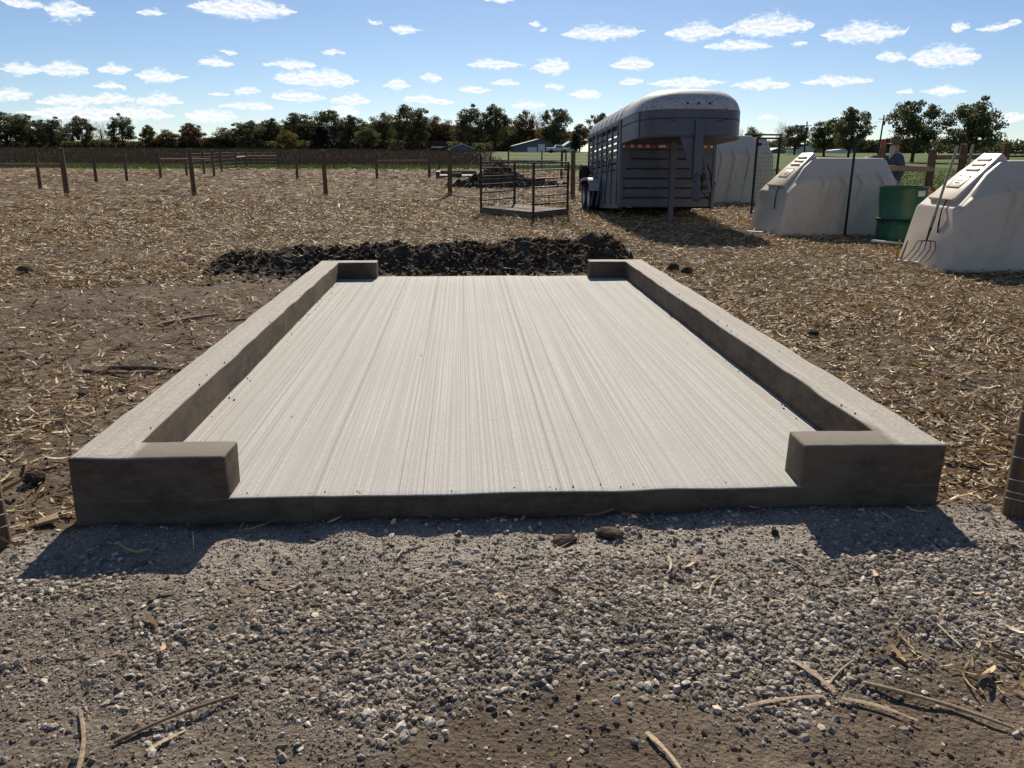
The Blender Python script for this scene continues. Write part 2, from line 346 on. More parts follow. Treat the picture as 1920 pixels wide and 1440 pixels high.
def concrete(name, broom, damp=False):
    m, nt, p, out = newmat(name); pos = coords(nt,'World')
    fine = noise(nt, pos, 170, 3, .7); blot = noise(nt, pos, 1.3, 5, .6); speck = noise(nt, pos, 60, 4, .75)
    wob = noise(nt, mapping(nt, pos, (.9,.7,.9)), 1.0, 2, .5)
    wv = nt.nodes.new('ShaderNodeCombineXYZ'); nt.links.new(M(nt,'MULTIPLY', M(nt,'SUBTRACT', wob, .5), .018), wv.inputs[0])
    ad = nt.nodes.new('ShaderNodeVectorMath'); ad.operation='ADD'; nt.links.new(pos, ad.inputs[0]); nt.links.new(wv.outputs[0], ad.inputs[1])
    l1 = noise(nt, mapping(nt, ad.outputs[0], (95,.06,1)), 1, 3, .7)
    l2 = noise(nt, mapping(nt, ad.outputs[0], (42,.04,1), (3,1,0)), 1, 2, .6)
    l3 = noise(nt, mapping(nt, ad.outputs[0], (150,.3,1), (7,1,0)), 1, 1, .5)
    groove = RANGE(nt, l2, .60, .68)
    line = M(nt,'ADD', M(nt,'MULTIPLY', l1, .6), M(nt,'MULTIPLY', l3, .4))
    f = RANGE(nt, line, .40, .60) if broom else RANGE(nt, M(nt,'ADD',M(nt,'MULTIPLY',speck,.55),M(nt,'MULTIPLY',line,.45)), .36, .64)
    base = MIX(nt, f, (.375,.36,.33) if broom else (.28,.255,.215), (.535,.525,.495) if broom else (.49,.46,.405))
    if broom:
        base = MIX(nt, M(nt,'MULTIPLY', groove, .42), base, (.27,.255,.225))
        base = MIX(nt, M(nt,'MULTIPLY', RANGE(nt, speck, .44,.60), .5), base, (.37,.355,.325))
    base = MIX(nt, M(nt,'MULTIPLY', RANGE(nt, blot, .42,.66), .25), base, (.40,.37,.325))
    base = MIX(nt, RANGE(nt, fine, .70,.77), base, (.14,.12,.10))
    sx = nt.nodes.new('ShaderNodeSeparateXYZ'); nt.links.new(pos, sx.inputs[0])
    if not broom:
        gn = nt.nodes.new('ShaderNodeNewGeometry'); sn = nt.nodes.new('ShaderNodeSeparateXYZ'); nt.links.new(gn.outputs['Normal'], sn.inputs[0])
        side = RANGE(nt, M(nt,'ABSOLUTE', sn.outputs[2]), .75, .35)            # formed faces: smoother, damp brown, with shade on upright sides painted in
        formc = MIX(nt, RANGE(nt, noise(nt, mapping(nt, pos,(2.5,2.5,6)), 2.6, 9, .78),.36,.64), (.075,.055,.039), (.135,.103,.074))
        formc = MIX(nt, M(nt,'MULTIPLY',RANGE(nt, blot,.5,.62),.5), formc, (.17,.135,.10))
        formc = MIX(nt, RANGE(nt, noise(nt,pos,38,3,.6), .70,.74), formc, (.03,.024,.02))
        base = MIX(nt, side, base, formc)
        # freshly floated returns at the front are still wet on top
        wetx = RANGE(nt, M(nt,'ADD', M(nt,'ABSOLUTE', M(nt,'SUBTRACT', sx.outputs[0], .02)), M(nt,'MULTIPLY', M(nt,'SUBTRACT', noise(nt,pos,9,3), .5), .06)), 1.63, 1.575)
        wet = M(nt,'MULTIPLY', wetx, RANGE(nt, sx.outputs[1], .32, .26))
        base = MIX(nt, M(nt,'MULTIPLY', M(nt,'MULTIPLY', wet, .8), M(nt,'SUBTRACT', 1, side)), base, (.155,.128,.098))
    else:
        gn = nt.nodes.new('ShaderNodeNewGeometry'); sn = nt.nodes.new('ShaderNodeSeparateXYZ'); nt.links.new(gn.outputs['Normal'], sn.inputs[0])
        side = RANGE(nt, M(nt,'ABSOLUTE', sn.outputs[2]), .75, .35)  # slab edges get the same damp brown, darkened further as painted shade
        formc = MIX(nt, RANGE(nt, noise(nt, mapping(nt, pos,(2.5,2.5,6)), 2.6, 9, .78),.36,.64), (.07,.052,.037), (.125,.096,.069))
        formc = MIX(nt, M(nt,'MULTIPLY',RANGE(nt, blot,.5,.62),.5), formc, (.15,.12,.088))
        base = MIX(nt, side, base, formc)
    nt.links.new(base, p.inputs['Base Color']); p.inputs['Roughness'].default_value = .86; p.inputs['Specular IOR Level'].default_value = .25
    hh = M(nt,'ADD', M(nt,'MULTIPLY', line, 1.0 if broom else .5), M(nt,'MULTIPLY', fine, .35))
    if broom: hh = M(nt,'SUBTRACT', hh, M(nt,'MULTIPLY', groove, .6))
    hh = M(nt,'ADD', hh, M(nt,'MULTIPLY', speck, .4))
    bump(nt, p, hh, .75, .006)
    return m
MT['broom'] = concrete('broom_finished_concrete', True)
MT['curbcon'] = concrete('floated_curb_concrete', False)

# ------------------------------------------------------------------ ground
PW, PL, HS, HC = 3.66, 6.10, .12, .305
def gravel_mask(x, y):
    n = fbm(x*1.6+3, y*1.6+9, 4); e = (n-.5)*.9
    a = sstep(.02,-.10, y+e*.1)*sstep(-2.1,-1.75, x+e*.6)*sstep(2.35,1.95, x+e*.5)
    fade = sstep(-1.38,-.95, y+e*1.3-.05*np.abs(x))
    return a*(.12+.88*fade)
def residue_mask(x, y):
    n = fbm(x*.55+40, y*.55+2, 4)
    left = sstep(-1.6,-2.6,x+(n-.5)*1.2)*0+1
    bareL = sstep(-6.4,-4.6,x+(n-.5)*3)*sstep(-1.5,-1.9,x)*sstep(7.4,5.6,y+(n-.5)*3)
    bareR = sstep(1.7,1.9,x)*sstep(4.2,2.6,x+(n-.5)*3.0)*sstep(4.6,2.6,y+(n-.5)*3)
    front = sstep(.15,-.05,y)
    m = 1-.84*bareL-.55*bareR
    m = m*(1-.95*front*gravel_mask(x,y)) ; m = np.where((y<.1), m*(.03+.05*sstep(1.0,1.9,x))*sstep(-.02,-.10,y)+m*.6*sstep(1.9,2.0,np.abs(x))*sstep(-.35,-.1,y), m)
    m = m*np.clip(.36+1.6*(n-.26),.10,1)
    far = sstep(66.5,63.5, y+(n-.5)*2)
    m = m*far*(1-grass_mask(x,y))
    pad = (np.abs(x)<PW/2+.01)&(y>-.01)&(y<PL+.01)
    return np.clip(np.where(pad,0,m),0,1)
def grass_mask(x, y):
    n = fbm(x*.3+11, y*.3+31, 4)
    r = sstep(8.2,9.4,x+(n-.5)*2)*sstep(15.2,16.6,y+(n-.5)*2)
    b = sstep(64.5,67,y+(n-.5)*3)*(1-crop_mask(x,y))
    return np.clip(np.maximum(r,b),0,1)
def crop_mask(x, y):
    n = fbm(x*.1+1, y*.1+3, 3)
    return sstep(78,83,y+(n-.5)*6)*sstep(4,-3, x-.02*y+(n-.5)*4)
def ground_h(x, y):
    x = np.asarray(x,float); y = np.asarray(y,float)
    d = np.hypot(x-CAM[0], y-CAM[1])
    near = np.exp(-(d/22)**2)
    h = near*(.030*(fbm(x*1.3,y*1.3,3)-.5)*2+.016*(fbm(x*7,y*7,3)-.5)*2)+.10*(fbm(x*.12,y*.12,3)-.5)*sstep(3,20,d)
    h = h+.035*np.exp(-((y+.82)/.26)**2)*np.exp(-((x-.25)/1.1)**2)+(.024+.014*(fbm(x*2.3+9,y*2.3,2)-.5)*2)*np.exp(-((y+.04)/.17)**2)*sstep(2.3,1.7,np.abs(x))
    h = h+.03*np.exp(-((x+2.3)/.35)**2)*sstep(-.3,1,y)*sstep(7,5,y)
    pad = sstep(PW/2+.12,PW/2,np.abs(x))*sstep(.0,.06,y)*sstep(PL+.2,PL,y)
    h = h*(1-pad)-.02*pad
    rise = 1.42*sstep(74,205,y)
    return h+rise+.25*(fbm(x*.02,y*.02,2)-.5)*sstep(120,260,d)
def axis(lo, hi, c0, c1, step, g):
    a = list(np.arange(c0,c1+1e-6,step)); s = step; v = a[-1]
    while v < hi: s *= g; v += s; a.append(v)
    s = step; v = a[0]; b = []
    while v > lo: s *= g; v -= s; b.append(v)
    return np.array(b[::-1]+a)
xs = axis(-2600,2600,-3.2,3.2,.03,1.045); ys = axis(-300,4200,-1.9,.6,.028,1.022)
X, Y = np.meshgrid(xs, ys); Z = ground_h(X,Y)
nx, ny = len(xs), len(ys)
ii = np.arange(nx*ny).reshape(ny,nx)
F = np.stack([ii[:-1,:-1],ii[:-1,1:],ii[1:,1:],ii[1:,:-1]],-1).reshape(-1,4)
gme = np_mesh('ground', np.stack([X,Y,Z],-1).reshape(-1,3), F, True)
ca = gme.color_attributes.new('region','FLOAT_COLOR','POINT')
ca.data.foreach_set('color', np.stack([gravel_mask(X,Y),grass_mask(X,Y),crop_mask(X,Y),residue_mask(X,Y)],-1).astype(np.float32).ravel())
def ground_mat():
    m, nt, p, out = newmat('field_ground'); pos = coords(nt,'World')
    at = nt.nodes.new('ShaderNodeAttribute'); at.attribute_name = 'region'
    sp = nt.nodes.new('ShaderNodeSeparateColor'); nt.links.new(at.outputs['Color'], sp.inputs[0])
    big = noise(nt,pos,.9,5,.6); mid = noise(nt,pos,9,6,.65); fin = noise(nt,pos,70,4,.7)
    vor = nt.nodes.new('ShaderNodeTexVoronoi'); nt.links.new(pos, vor.inputs['Vector']); vor.inputs['Scale'].default_value = 62
    dirt = MIX(nt, RANGE(nt,big,.35,.65), (.115,.083,.058), (.21,.157,.113))
    dirt = MIX(nt, RANGE(nt,mid,.40,.66), dirt, (.085,.064,.048))
    dirt = MIX(nt, M(nt,'MULTIPLY',RANGE(nt,fin,.58,.72),.5), dirt, (.25,.21,.165))
    grav = MIX(nt, RANGE(nt,mid,.3,.7), (.12,.095,.072), (.23,.192,.152))
    grav = MIX(nt, M(nt,'MULTIPLY',RANGE(nt,fin,.45,.7),.7), grav, (.36,.315,.265))
    spy = nt.nodes.new('ShaderNodeSeparateXYZ'); nt.links.new(pos, spy.inputs[0])
    dust = M(nt,'MULTIPLY', RANGE(nt, M(nt,'ADD', spy.outputs[1], M(nt,'MULTIPLY', M(nt,'SUBTRACT', big, .5), .5)), -.62, -.25), .7)
    grav = MIX(nt, dust, grav, MIX(nt, RANGE(nt,fin,.35,.65), (.33,.285,.24), (.48,.43,.37)))
    bed = MIX(nt, RANGE(nt,fin,.35,.7), (.09,.059,.035), (.30,.205,.115))
    bed = MIX(nt, M(nt,'MULTIPLY',RANGE(nt,mid,.42,.66),.6), bed, (.09,.065,.045))
    far = noise(nt, mapping(nt,pos,(1,.35,1)), 14, 5, .75)
    bed = MIX(nt, M(nt,'MULTIPLY',RANGE(nt,far,.5,.72),.55), bed, (.36,.255,.145))
    gl = noise(nt,pos,.35,5,.6)
    grs = MIX(nt, RANGE(nt,gl,.35,.65), (.060,.098,.020), (.10,.135,.034))
    grs = MIX(nt, M(nt,'MULTIPLY',RANGE(nt,noise(nt,pos,26,4,.7),.5,.7),.5), grs, (.13,.14,.05))
    crop = MIX(nt, RANGE(nt,noise(nt,mapping(nt,pos,(.1,.5,1)),1.0,5,.6),.35,.65), (.045,.034,.026), (.085,.066,.048))
    c = MIX(nt, sp.outputs[0], dirt, grav)
    c = MIX(nt, M(nt,'MULTIPLY',at.outputs['Alpha'],.85), c, bed)
    c = MIX(nt, sp.outputs[1], c, grs); c = MIX(nt, sp.outputs[2], c, crop)
    nt.links.new(c, p.inputs['Base Color']); p.inputs['Roughness'].default_value = .95; p.inputs['Specular IOR Level'].default_value = .12
    h = M(nt,'ADD', M(nt,'MULTIPLY',mid,1.0), M(nt,'MULTIPLY',fin,.45)); h = M(nt,'ADD',h,M(nt,'MULTIPLY',vor.outputs['Distance'],.25))
    bump(nt,p,h,.9,.03)
    return m
ground = tag(link('ground', gme, ground_mat()), kind='structure')

# ------------------------------------------------------------------ concrete pad
def rough_solid(poly, z0, z1, bev, cuts, amp):
    bm = bmesh.new(); n = len(poly)
    a = [bm.verts.new((x,y,z0)) for x,y in poly]; b = [bm.verts.new((x,y,z1)) for x,y in poly]
    bm.faces.new(a[::-1]); bm.faces.new(b)
    for i in range(n): bm.faces.new((a[i],a[(i+1)%n],b[(i+1)%n],b[i]))
    bmesh.ops.recalc_face_normals(bm, faces=bm.faces)
    ed = [e for e in bm.edges if not (abs(e.verts[0].co.z-z0)<1e-5 and abs(e.verts[1].co.z-z0)<1e-5)]
    bmesh.ops.bevel(bm, geom=ed, offset=bev, segments=3, profile=.55, affect='EDGES', clamp_overlap=True)
    for ax, vals in cuts:
        for v in vals:
            co = [0,0,0]; co[ax]=v; no=[0,0,0]; no[ax]=1
            bmesh.ops.bisect_plane(bm, geom=bm.verts[:]+bm.edges[:]+bm.faces[:], plane_co=co, plane_no=no)
    for v in bm.verts:
        x,y,z = v.co; top = 1 if z > z1-.03 else .45
        v.co.x += amp*top*(float(fbm(y*6+z*9+3, x*5, 3))-.5)*2.2
        v.co.y += amp*top*(float(fbm(x*6+z*9+33, y*5+7, 3))-.5)*2.2
        if z > z0+.01: v.co.z += amp*(float(fbm(x*3+9, y*3+5, 3))-.5)*2
    me = bpy.data.meshes.new('solid'); bm.to_mesh(me); bm.free()
    me.shade_smooth(); me.set_sharp_from_angle(angle=rad(50))
    return me
pad = empty('concrete_pad', (0,0,0), label='broom-finished concrete pad with raised side curbs and corner returns', cat='concrete pad')
h2 = PW/2
cy_ = [('y')]
cutsL = [(1,list(np.arange(.06,PL,.12)))]
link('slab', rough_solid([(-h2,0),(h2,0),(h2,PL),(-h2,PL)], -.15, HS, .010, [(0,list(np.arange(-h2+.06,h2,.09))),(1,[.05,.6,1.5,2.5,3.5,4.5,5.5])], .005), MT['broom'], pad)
e = .0015
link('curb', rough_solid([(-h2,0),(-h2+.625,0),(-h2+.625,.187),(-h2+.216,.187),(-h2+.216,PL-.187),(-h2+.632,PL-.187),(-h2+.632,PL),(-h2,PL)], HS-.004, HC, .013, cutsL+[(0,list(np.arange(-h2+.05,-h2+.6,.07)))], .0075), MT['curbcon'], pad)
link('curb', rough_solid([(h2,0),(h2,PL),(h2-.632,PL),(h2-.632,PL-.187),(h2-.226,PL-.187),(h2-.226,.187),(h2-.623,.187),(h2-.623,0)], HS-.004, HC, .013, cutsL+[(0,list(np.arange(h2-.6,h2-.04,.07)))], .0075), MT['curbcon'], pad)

# ------------------------------------------------------------------ loose stuff on the ground
ICO_V, ICO_F = None, None
_b = bmesh.new(); bmesh.ops.create_icosphere(_b, subdivisions=1, radius=1)
ICO_V = np.array([v.co[:] for v in _b.verts]); _b.verts.index_update(); ICO_F = np.array([[v.index for v in f.verts] for f in _b.faces]); _b.free()
OCT_V = np.array([(1,0,0),(0,1,0),(-1,0,0),(0,-1,0),(0,0,1),(0,0,-1)],float)
OCT_F = np.array([(0,1,4),(1,2,4),(2,3,4),(3,0,4),(1,0,5),(2,1,5),(3,2,5),(0,3,5)])
def pick(n, x0, x1, y0, y1, dens, tries=6):
    xs_, ys_ = [], []; tot = 0
    for t in range(tries*4):
        x = RNG.uniform(x0,x1,n*2); y = RNG.uniform(y0,y1,n*2); k = RNG.random(n*2) < dens(x,y)
        xs_.append(x[k]); ys_.append(y[k]); tot += k.sum()
        if tot >= n: break
    return np.concatenate(xs_)[:n], np.concatenate(ys_)[:n]
def stones(n, dens, smin, smax, base, box, sink=.25, jit=.3, power=2.2):
    x, y = pick(n, *box, dens); n = len(x)
    s = smin+(smax-smin)*RNG.random(n)**power
    sc = np.stack([s*RNG.uniform(.8,1.45,n), s*RNG.uniform(.7,1.1,n), s*RNG.uniform(.4,.85,n)],-1)
    z = ground_h(x,y)+sc[:,2]*(.55-sink)
    R = rotm(RNG.normal(0,.35,n),RNG.normal(0,.35,n),RNG.uniform(0,6.28,n))
    return scatter(base[0], base[1], np.stack([x,y,z],-1), R, sc, jit)
def gd(x,y):
    clump = sstep(.42,.60,fbm(x*2.6+60,y*2.6+1,3))
    core = np.exp(-((y+.78-.05*x)/.34)**2)*sstep(-1.5,-.2,x)
    lft = np.exp(-((y+.80+.12*(x+1))/.42)**2)*np.exp(-((x+.95)/.55)**2)
    return gravel_mask(x,y)*np.clip(.04+.85*core*(.45+.55*clump)+.60*lft*(.25+.75*clump)+.26*clump,0,1)*(.30+.70*sstep(-.25,-.55,y))
def gd_small(x,y): return np.clip(gravel_mask(x,y)*(.45+.5*sstep(.4,.6,fbm(x*3+5,y*3,3)))+.05,0,1)*(y<.0)
GB = (-2.6,2.7,-1.95,.02)
parts = [stones(25000, gd, .003,.0145,(ICO_V,ICO_F),GB,.36,.33,2.0), stones(44000, gd_small, .0015,.0055,(OCT_V,OCT_F),GB,.1,.35,1.5)]
V,F = cat_meshes(parts)
MT['gravel'] = islandmat('crushed_limestone', [(0,(.13,.104,.08)),(.3,(.225,.186,.148)),(.7,(.345,.295,.24)),(1,(.60,.53,.445))], .88, .2, 0, .5, .3, 55)
tag(link('gravel', np_mesh('gravel',V,F), MT['gravel']), 'crushed grey gravel spread in front of the concrete pad', 'gravel', kind='stuff')

# soil crumbs over the bare dirt
def cd(x,y):
    pad_ = (np.abs(x)<PW/2+.02)&(y>-.04)&(y<PL+.02)
    return np.where(pad_,0,np.clip(.25+.9*(fbm(x*1.7+8,y*1.7,3)-.35),0,1)*(1-.92*gravel_mask(x,y)))
V,F = cat_meshes([stones(5000, cd, .002,.010,(ICO_V,ICO_F),(-2.4,2.6,-1.8,.4),.35,.35,3), stones(6500, cd, .003,.018,(ICO_V,ICO_F),(-6.5,6.5,.2,8.5),.35,.35,3.6)])
MT['crumb'] = islandmat('soil_crumbs', [(0,(.05,.038,.029)),(.6,(.12,.092,.07)),(1,(.20,.155,.12))], .95, .1, 0, .5, .3, 40)
tag(link('soil_crumbs', np_mesh('crumbs',V,F), MT['crumb']), 'small dark soil crumbs scattered over the bare dirt', 'soil', kind='stuff')
# crumbs spilled on the concrete
x = np.concatenate([RNG.uniform(-1.15,1.15,24),RNG.normal(1.6,.03,110),RNG.normal(-1.59,.03,50),RNG.uniform(-1.83,1.83,16)]); n = len(x)
y = np.concatenate([np.abs(RNG.normal(.0,.03,24))+.02,RNG.uniform(.25,5.8,110),RNG.uniform(.25,5.8,50),RNG.uniform(.05,6.0,16)])
on = np.abs(x) > 1.615
z = np.where(on | ((y<.187)&(np.abs(x)>1.2)), HC, HS)+.002
s = RNG.uniform(.0015,.0058,n)*np.where(np.abs(x)<1.5,.8,1)
V,F = scatter(ICO_V,ICO_F,np.stack([x,y,z],-1),rotm(*RNG.uniform(0,6,(3,n))),s,.35)
tag(link('spilled_crumbs', np_mesh('spill',V,F), MT['crumb']), 'tiny dark crumbs spilled along the curb edges of the pad', 'soil', kind='stuff')

# corn residue: curled strips, lying on the ground
def strip_base(seg=3, curl=.35):
    vs=[]; 
    for i in range(seg+1):
        t=i/seg-.5; w=.5*(1-.55*abs(2*t)**2)
        for s_ in (-1,1): vs.append((t, s_*w, curl*(t*t*4-.4)+(.12 if s_>0 else 0)))
    fs=[(2*i,2*i+2,2*i+3,2*i+1) for i in range(seg)]
    return np.array(vs), np.array(fs)
def residue(n, r0, r1, seg, lscale, amin=-.62, amax=.74, dens=residue_mask, wid=(.004,.017), len_=(.03,.15), pw=1.0):
    r = np.exp(RNG.uniform(np.log(r0),np.log(r1),n*4)); a = RNG.uniform(amin,amax,n*4)
    x = CAM[0]+r*np.sin(a); y = CAM[1]+r*np.cos(a); k = RNG.random(n*4) < dens(x,y); x=x[k][:n]; y=y[k][:n]; r=r[k][:n]; n=len(x)
    g = np.maximum(1,(r/9)**.62)*lscale
    l = (len_[0]+(len_[1]-len_[0])*RNG.random(n)**2.2)*g; w = (wid[0]+(wid[1]-wid[0])*RNG.random(n)**1.5)*g
    bv,bf = strip_base(seg)
    sc = np.stack([l,w,l*RNG.uniform(.0,.55,n)],-1)
    rx = RNG.normal(0,.7,n); ry = RNG.normal(0,.17,n)
    z = ground_h(x,y)+.004+w*.3+np.abs(np.sin(ry))*l*.35+RNG.random(n)**3*.02*g
    return scatter(bv,bf,np.stack([x,y,z],-1),rotm(rx,ry,RNG.uniform(0,6.28,n)),sc,.12)
V,F = cat_meshes([residue(56000,2.4,9,3,1.0), residue(90000,7.5,26,2,1.1), residue(44000,22,68,1,1.2), residue(26000,3,16,1,.5),
    residue(14000,2.4,9,2,1.0,.74,1.2), residue(11000,2.4,9,2,1.0,-1.0,-.62), residue(16000,7.5,24,1,1.1,.74,1.1), residue(13000,7.5,24,1,1.1,-.9,-.62)])
MT['residue'] = islandmat('corn_residue', [(0,(.115,.07,.036)),(.3,(.26,.168,.084)),(.6,(.45,.315,.165)),(.85,(.66,.495,.29)),(1,(.80,.69,.49))], .62, .35, .12, 0, .25, 18)
tag(link('corn_residue', np_mesh('residue',V,F), MT['residue']), 'chopped dry corn leaves and stalks covering the field', 'corn residue', kind='stuff')

# a denser litter of paler straw round the hutches and the trailer
def straw_d(x,y):
    return residue_mask(x,y)*np.clip(np.exp(-((x-4.6)/3.2)**2-((y-10.5)/5.5)**2)*1.1+.7*np.exp(-((x-3)/4)**2-((y-16)/4)**2),0,1)
V,F = residue(46000,6,24,1,.8,-.3,.75,straw_d,(.003,.007),(.05,.17))
MT['straw'] = islandmat('golden_straw', [(0,(.16,.10,.045)),(.5,(.34,.235,.11)),(1,(.58,.45,.25))], .6, .3, .12, 0, .2, 18)
tag(link('loose_straw', np_mesh('straw',V,F), MT['straw']), 'golden loose straw spread between the trailer and the hutches', 'straw', kind='stuff')

# ------------------------------------------------------------------ berm and clods of dark soil
def mound(name, x0, x1, y0, y1, step, hf, mat, label, cat, n_clod, cmin, cmax):
    xs_ = np.arange(x0,x1,step); ys_ = np.arange(y0,y1,step); X,Y = np.meshgrid(xs_,ys_)
    H = hf(X,Y); g = ground_h(X,Y)
    nz = (fbm(X*9,Y*9,4)-.5)*.10+(fbm(X*3.5+8,Y*3.5,3)-.5)*.16
    Z = g+np.where(H>.004, H*(1+nz*3)+nz*np.minimum(1,H*7)*.6, -.06)
    Xj = X+(fbm(X*7+3,Y*7+1,2)-.5)*.12*np.minimum(1,H*6); Yj = Y+(fbm(X*7+30,Y*7+10,2)-.5)*.12*np.minimum(1,H*6)
    ny,nx = X.shape; ii = np.arange(nx*ny).reshape(ny,nx)
    F = np.stack([ii[:-1,:-1],ii[:-1,1:],ii[1:,1:],ii[1:,:-1]],-1).reshape(-1,4)
    keep = (H.ravel()[F]>.002).any(1)
    F = F[keep]; F = np.concatenate([F[:,[0,1,2]],F[:,[0,2,3]]])
    V = np.stack([Xj,Yj,Z],-1).reshape(-1,3)
    used = np.unique(F); mp = np.full(len(V),-1); mp[used]=np.arange(len(used)); V=V[used]; F=mp[F]
    x,y = pick(n_clod, x0,x1,y0,y1, lambda a,b: np.clip(hf(a,b)*6+.15*(hf(a,b)>.01),0,1))
    n=len(x); s=cmin+(cmax-cmin)*RNG.random(n)**2.4
    z = ground_h(x,y)+hf(x,y)*1.0+s*.2
    C = scatter(ICO_V,ICO_F,np.stack([x,y,z],-1),rotm(*RNG.uniform(0,6,(3,n))),np.stack([s,s*.9,s*.75],-1),.3)
    V,F = cat_meshes([(V,F),C])
    return tag(link(name, np_mesh(name,V,F), mat), label, cat)
def berm_h(x,y):
    cx = 7.55+.25*(fbm(x*.9,y*0+3,2)-.5)
    prof = np.exp(-((y-cx)/.52)**2)
    hx = .21+.20*fbm(x*1.9+4,x*0+2,3)+.07*np.exp(-((x-.3)/.9)**2)+.10*np.exp(-((x-1.62)/.25)**2)-.11*np.exp(-((x+2.9)/.8)**2)
    ends = sstep(-3.65,-3.15,x)*sstep(2.25,1.75,x)
    v = prof*hx*ends-.025
    return np.where(y<6.2,0,np.maximum(v,0))
mound('soil_berm',-3.8,2.4,6.2,9.2,.03,berm_h,MT['soil'],'long low berm of dark turned soil behind the pad','soil mound',2600,.008,.05)
x,y = pick(1500,-3.7,2.4,6.4,8.9,lambda a,b: (berm_h(a,b)>.02)*.8+.1); n=len(x)
bv,bf = strip_base(2); ln_=RNG.uniform(.03,.14,n)
V,F = scatter(bv,bf,np.stack([x,y,ground_h(x,y)+berm_h(x,y)*1.05+.025],-1),rotm(RNG.normal(0,.6,n),RNG.normal(0,.35,n),RNG.uniform(0,6.28,n)),np.stack([ln_,RNG.uniform(.003,.010,n),ln_*.4],-1),.1)
tag(link('buried_straw', np_mesh('buried_straw',V,F), MT['residue']), 'straw and leaf bits mixed into the dark soil berm', 'straw', kind='stuff')
V,F = stones(5200, lambda a,b: np.exp(-((b-7.5)/.85)**2)*sstep(-4.3,-3.4,a)*sstep(2.9,1.9,a)*(b>6.15), .004,.035,(ICO_V,ICO_F),(-4.4,3.0,6.15,9.6),.3,.35,3.2)
tag(link('spilled_soil', np_mesh('spilled_soil',V,F), MT['soil']), 'dark crumbs spilling from the berm onto the straw', 'soil', kind='stuff')
def mound2_h(x,y):
    v = .88*np.exp(-((x-1.45)/.85)**2-((y-33.2)/1.1)**2)+.34*np.exp(-((x-.2)/.8)**2-((y-32.6)/.8)**2)+.22*np.exp(-((x-3.0)/1.2)**2-((y-34)/1.0)**2)-.03
    return np.maximum(v,0)
mound('soil_heap',-1.4,5.2,31,36,.09,mound2_h,MT['soil'],'tall heap of dark soil behind the wire cage','soil mound',700,.04,.2)
def clod(loc, s, label, seed, mat='clod'):
    r = random.Random(seed); bm = bmesh.new(); bmesh.ops.create_icosphere(bm, subdivisions=3, radius=1)
    for v in bm.verts:
        p = v.co; k = .62+.55*float(fbm(p.x*1.7+seed*3.1+p.z*1.3,p.y*1.7+p.z*.9+seed,4)); v.co = p*k
    for v in bm.verts: v.co = Vector((v.co.x*s[0],v.co.y*s[1],v.co.z*s[2]))
    me = bpy.data.meshes.new('soil_clod'); bm.to_mesh(me); bm.free()
    o = link('soil_clod', me, MT[mat]); o.location = (loc[0],loc[1],float(ground_h(loc[0],loc[1]))+s[2]*.45); o.rotation_euler=(0,0,r.uniform(0,6))
    return tag(o, label, 'soil clod')
clod((-3.0,7.1),(.14,.10,.07),'flat dark soil clod left of the pad near the berm',1,'soil')
clod((-5.72,7.3),(.12,.10,.075),'grey soil clod lying alone near the left edge of the picture',2)
clod((2.5,7.2),(.10,.09,.10),'dark soil clod beside the far right corner of the pad',3,'soil')
clod((2.62,6.95),(.09,.08,.07),'smaller dark soil clod just right of the far curb corner',4,'soil')
clod((2.74,3.4),(.065,.05,.05),'dark soil clod on the corn residue right of the curb',5,'soil')
clod((-2.05,3.9),(.12,.09,.05),'reddish soil clod touching the left curb halfway along',6,'soil')
clod((-2.62,1.85),(.045,.04,.035),'small soil clod on bare dirt left of the curb',7)
clod((-2.02,.78),(.07,.06,.045),'rounded dark soil clod close to the left front curb',8,'soil')
clod((-2.2,.42),(.05,.05,.04),'dark soil clod by the outer left front corner of the pad',9,'soil')
clod((.16,-.21),(.055,.04,.02),'dark muddy lump in the gravel against the slab front',10)
clod((.35,-.19),(.06,.04,.024),'second muddy lump against the slab front, right of the first',12)
clod((1.02,-.22),(.018,.016,.018),'tiny dark lump on the gravel below the right return',13,'soil')

# ------------------------------------------------------------------ single stalks and husks near the camera
def stalk(name, p0, p1, w, label, cat, mat, bend=.02, flat=False, lift=.008):
    p0 = Vector((p0[0],p0[1],float(ground_h(*p0))+lift)); p1 = Vector((p1[0],p1[1],float(ground_h(*p1))+lift*1.6))
    d = p1-p0; side = Vector((-d.y,d.x,0)).normalized(); root = empty(name, tuple((p0+p1)/2), label=label, cat=cat) if False else None
    pts = [p0+d*t+side*bend*math.sin(t*3.1)+Vector((0,0,bend*.15*math.sin(t*3.14))) for t in (0,.2,.4,.6,.8,1)]
    mb = MB()
    if flat:
        vs = []
        for i,p in enumerate(pts):
            t=i/5; ww = w*(.35+.65*math.sin(min(1,.25+t*.9)*2.6))*random.uniform(.55,1.15)*.72; 
            vs += [p-side*ww, p+Vector((0,0,ww*.22)), p+side*ww+Vector((0,0,ww*.05))]
        fs=[(i*3+j,i*3+j+1,(i+1)*3+j+1,(i+1)*3+j) for i in range(5) for j in (0,1)]
        mb.add(vs,fs)
        o = mb.build(name, mat, fix=False, smooth=True)
    else:
        mb.tube(pts,[w*.5,w*.55,w*.46,w*.56,w*.45,w*.4],8)
        o = mb.build(name, mat, smooth=True)
    return tag(o, label, cat)
MT['stalkm'] = pmat('dry_stalk', (.28,.195,.115), (.48,.365,.23), 30, .65, (3,3,3), bmp=.4, kind='World', bdist=.003)
MT['huskm'] = pmat('dry_husk', (.19,.135,.085), (.40,.30,.195), 45, .7, (2,2,2), bmp=.5, kind='World', bdist=.003)
MT['stalkdark'] = pmat('brown_stalk', (.13,.085,.055), (.24,.17,.11), 30, .75, bmp=.4, kind='World', bdist=.003)
S = MT['stalkm']; Hk = MT['huskm']; D_ = MT['stalkdark']
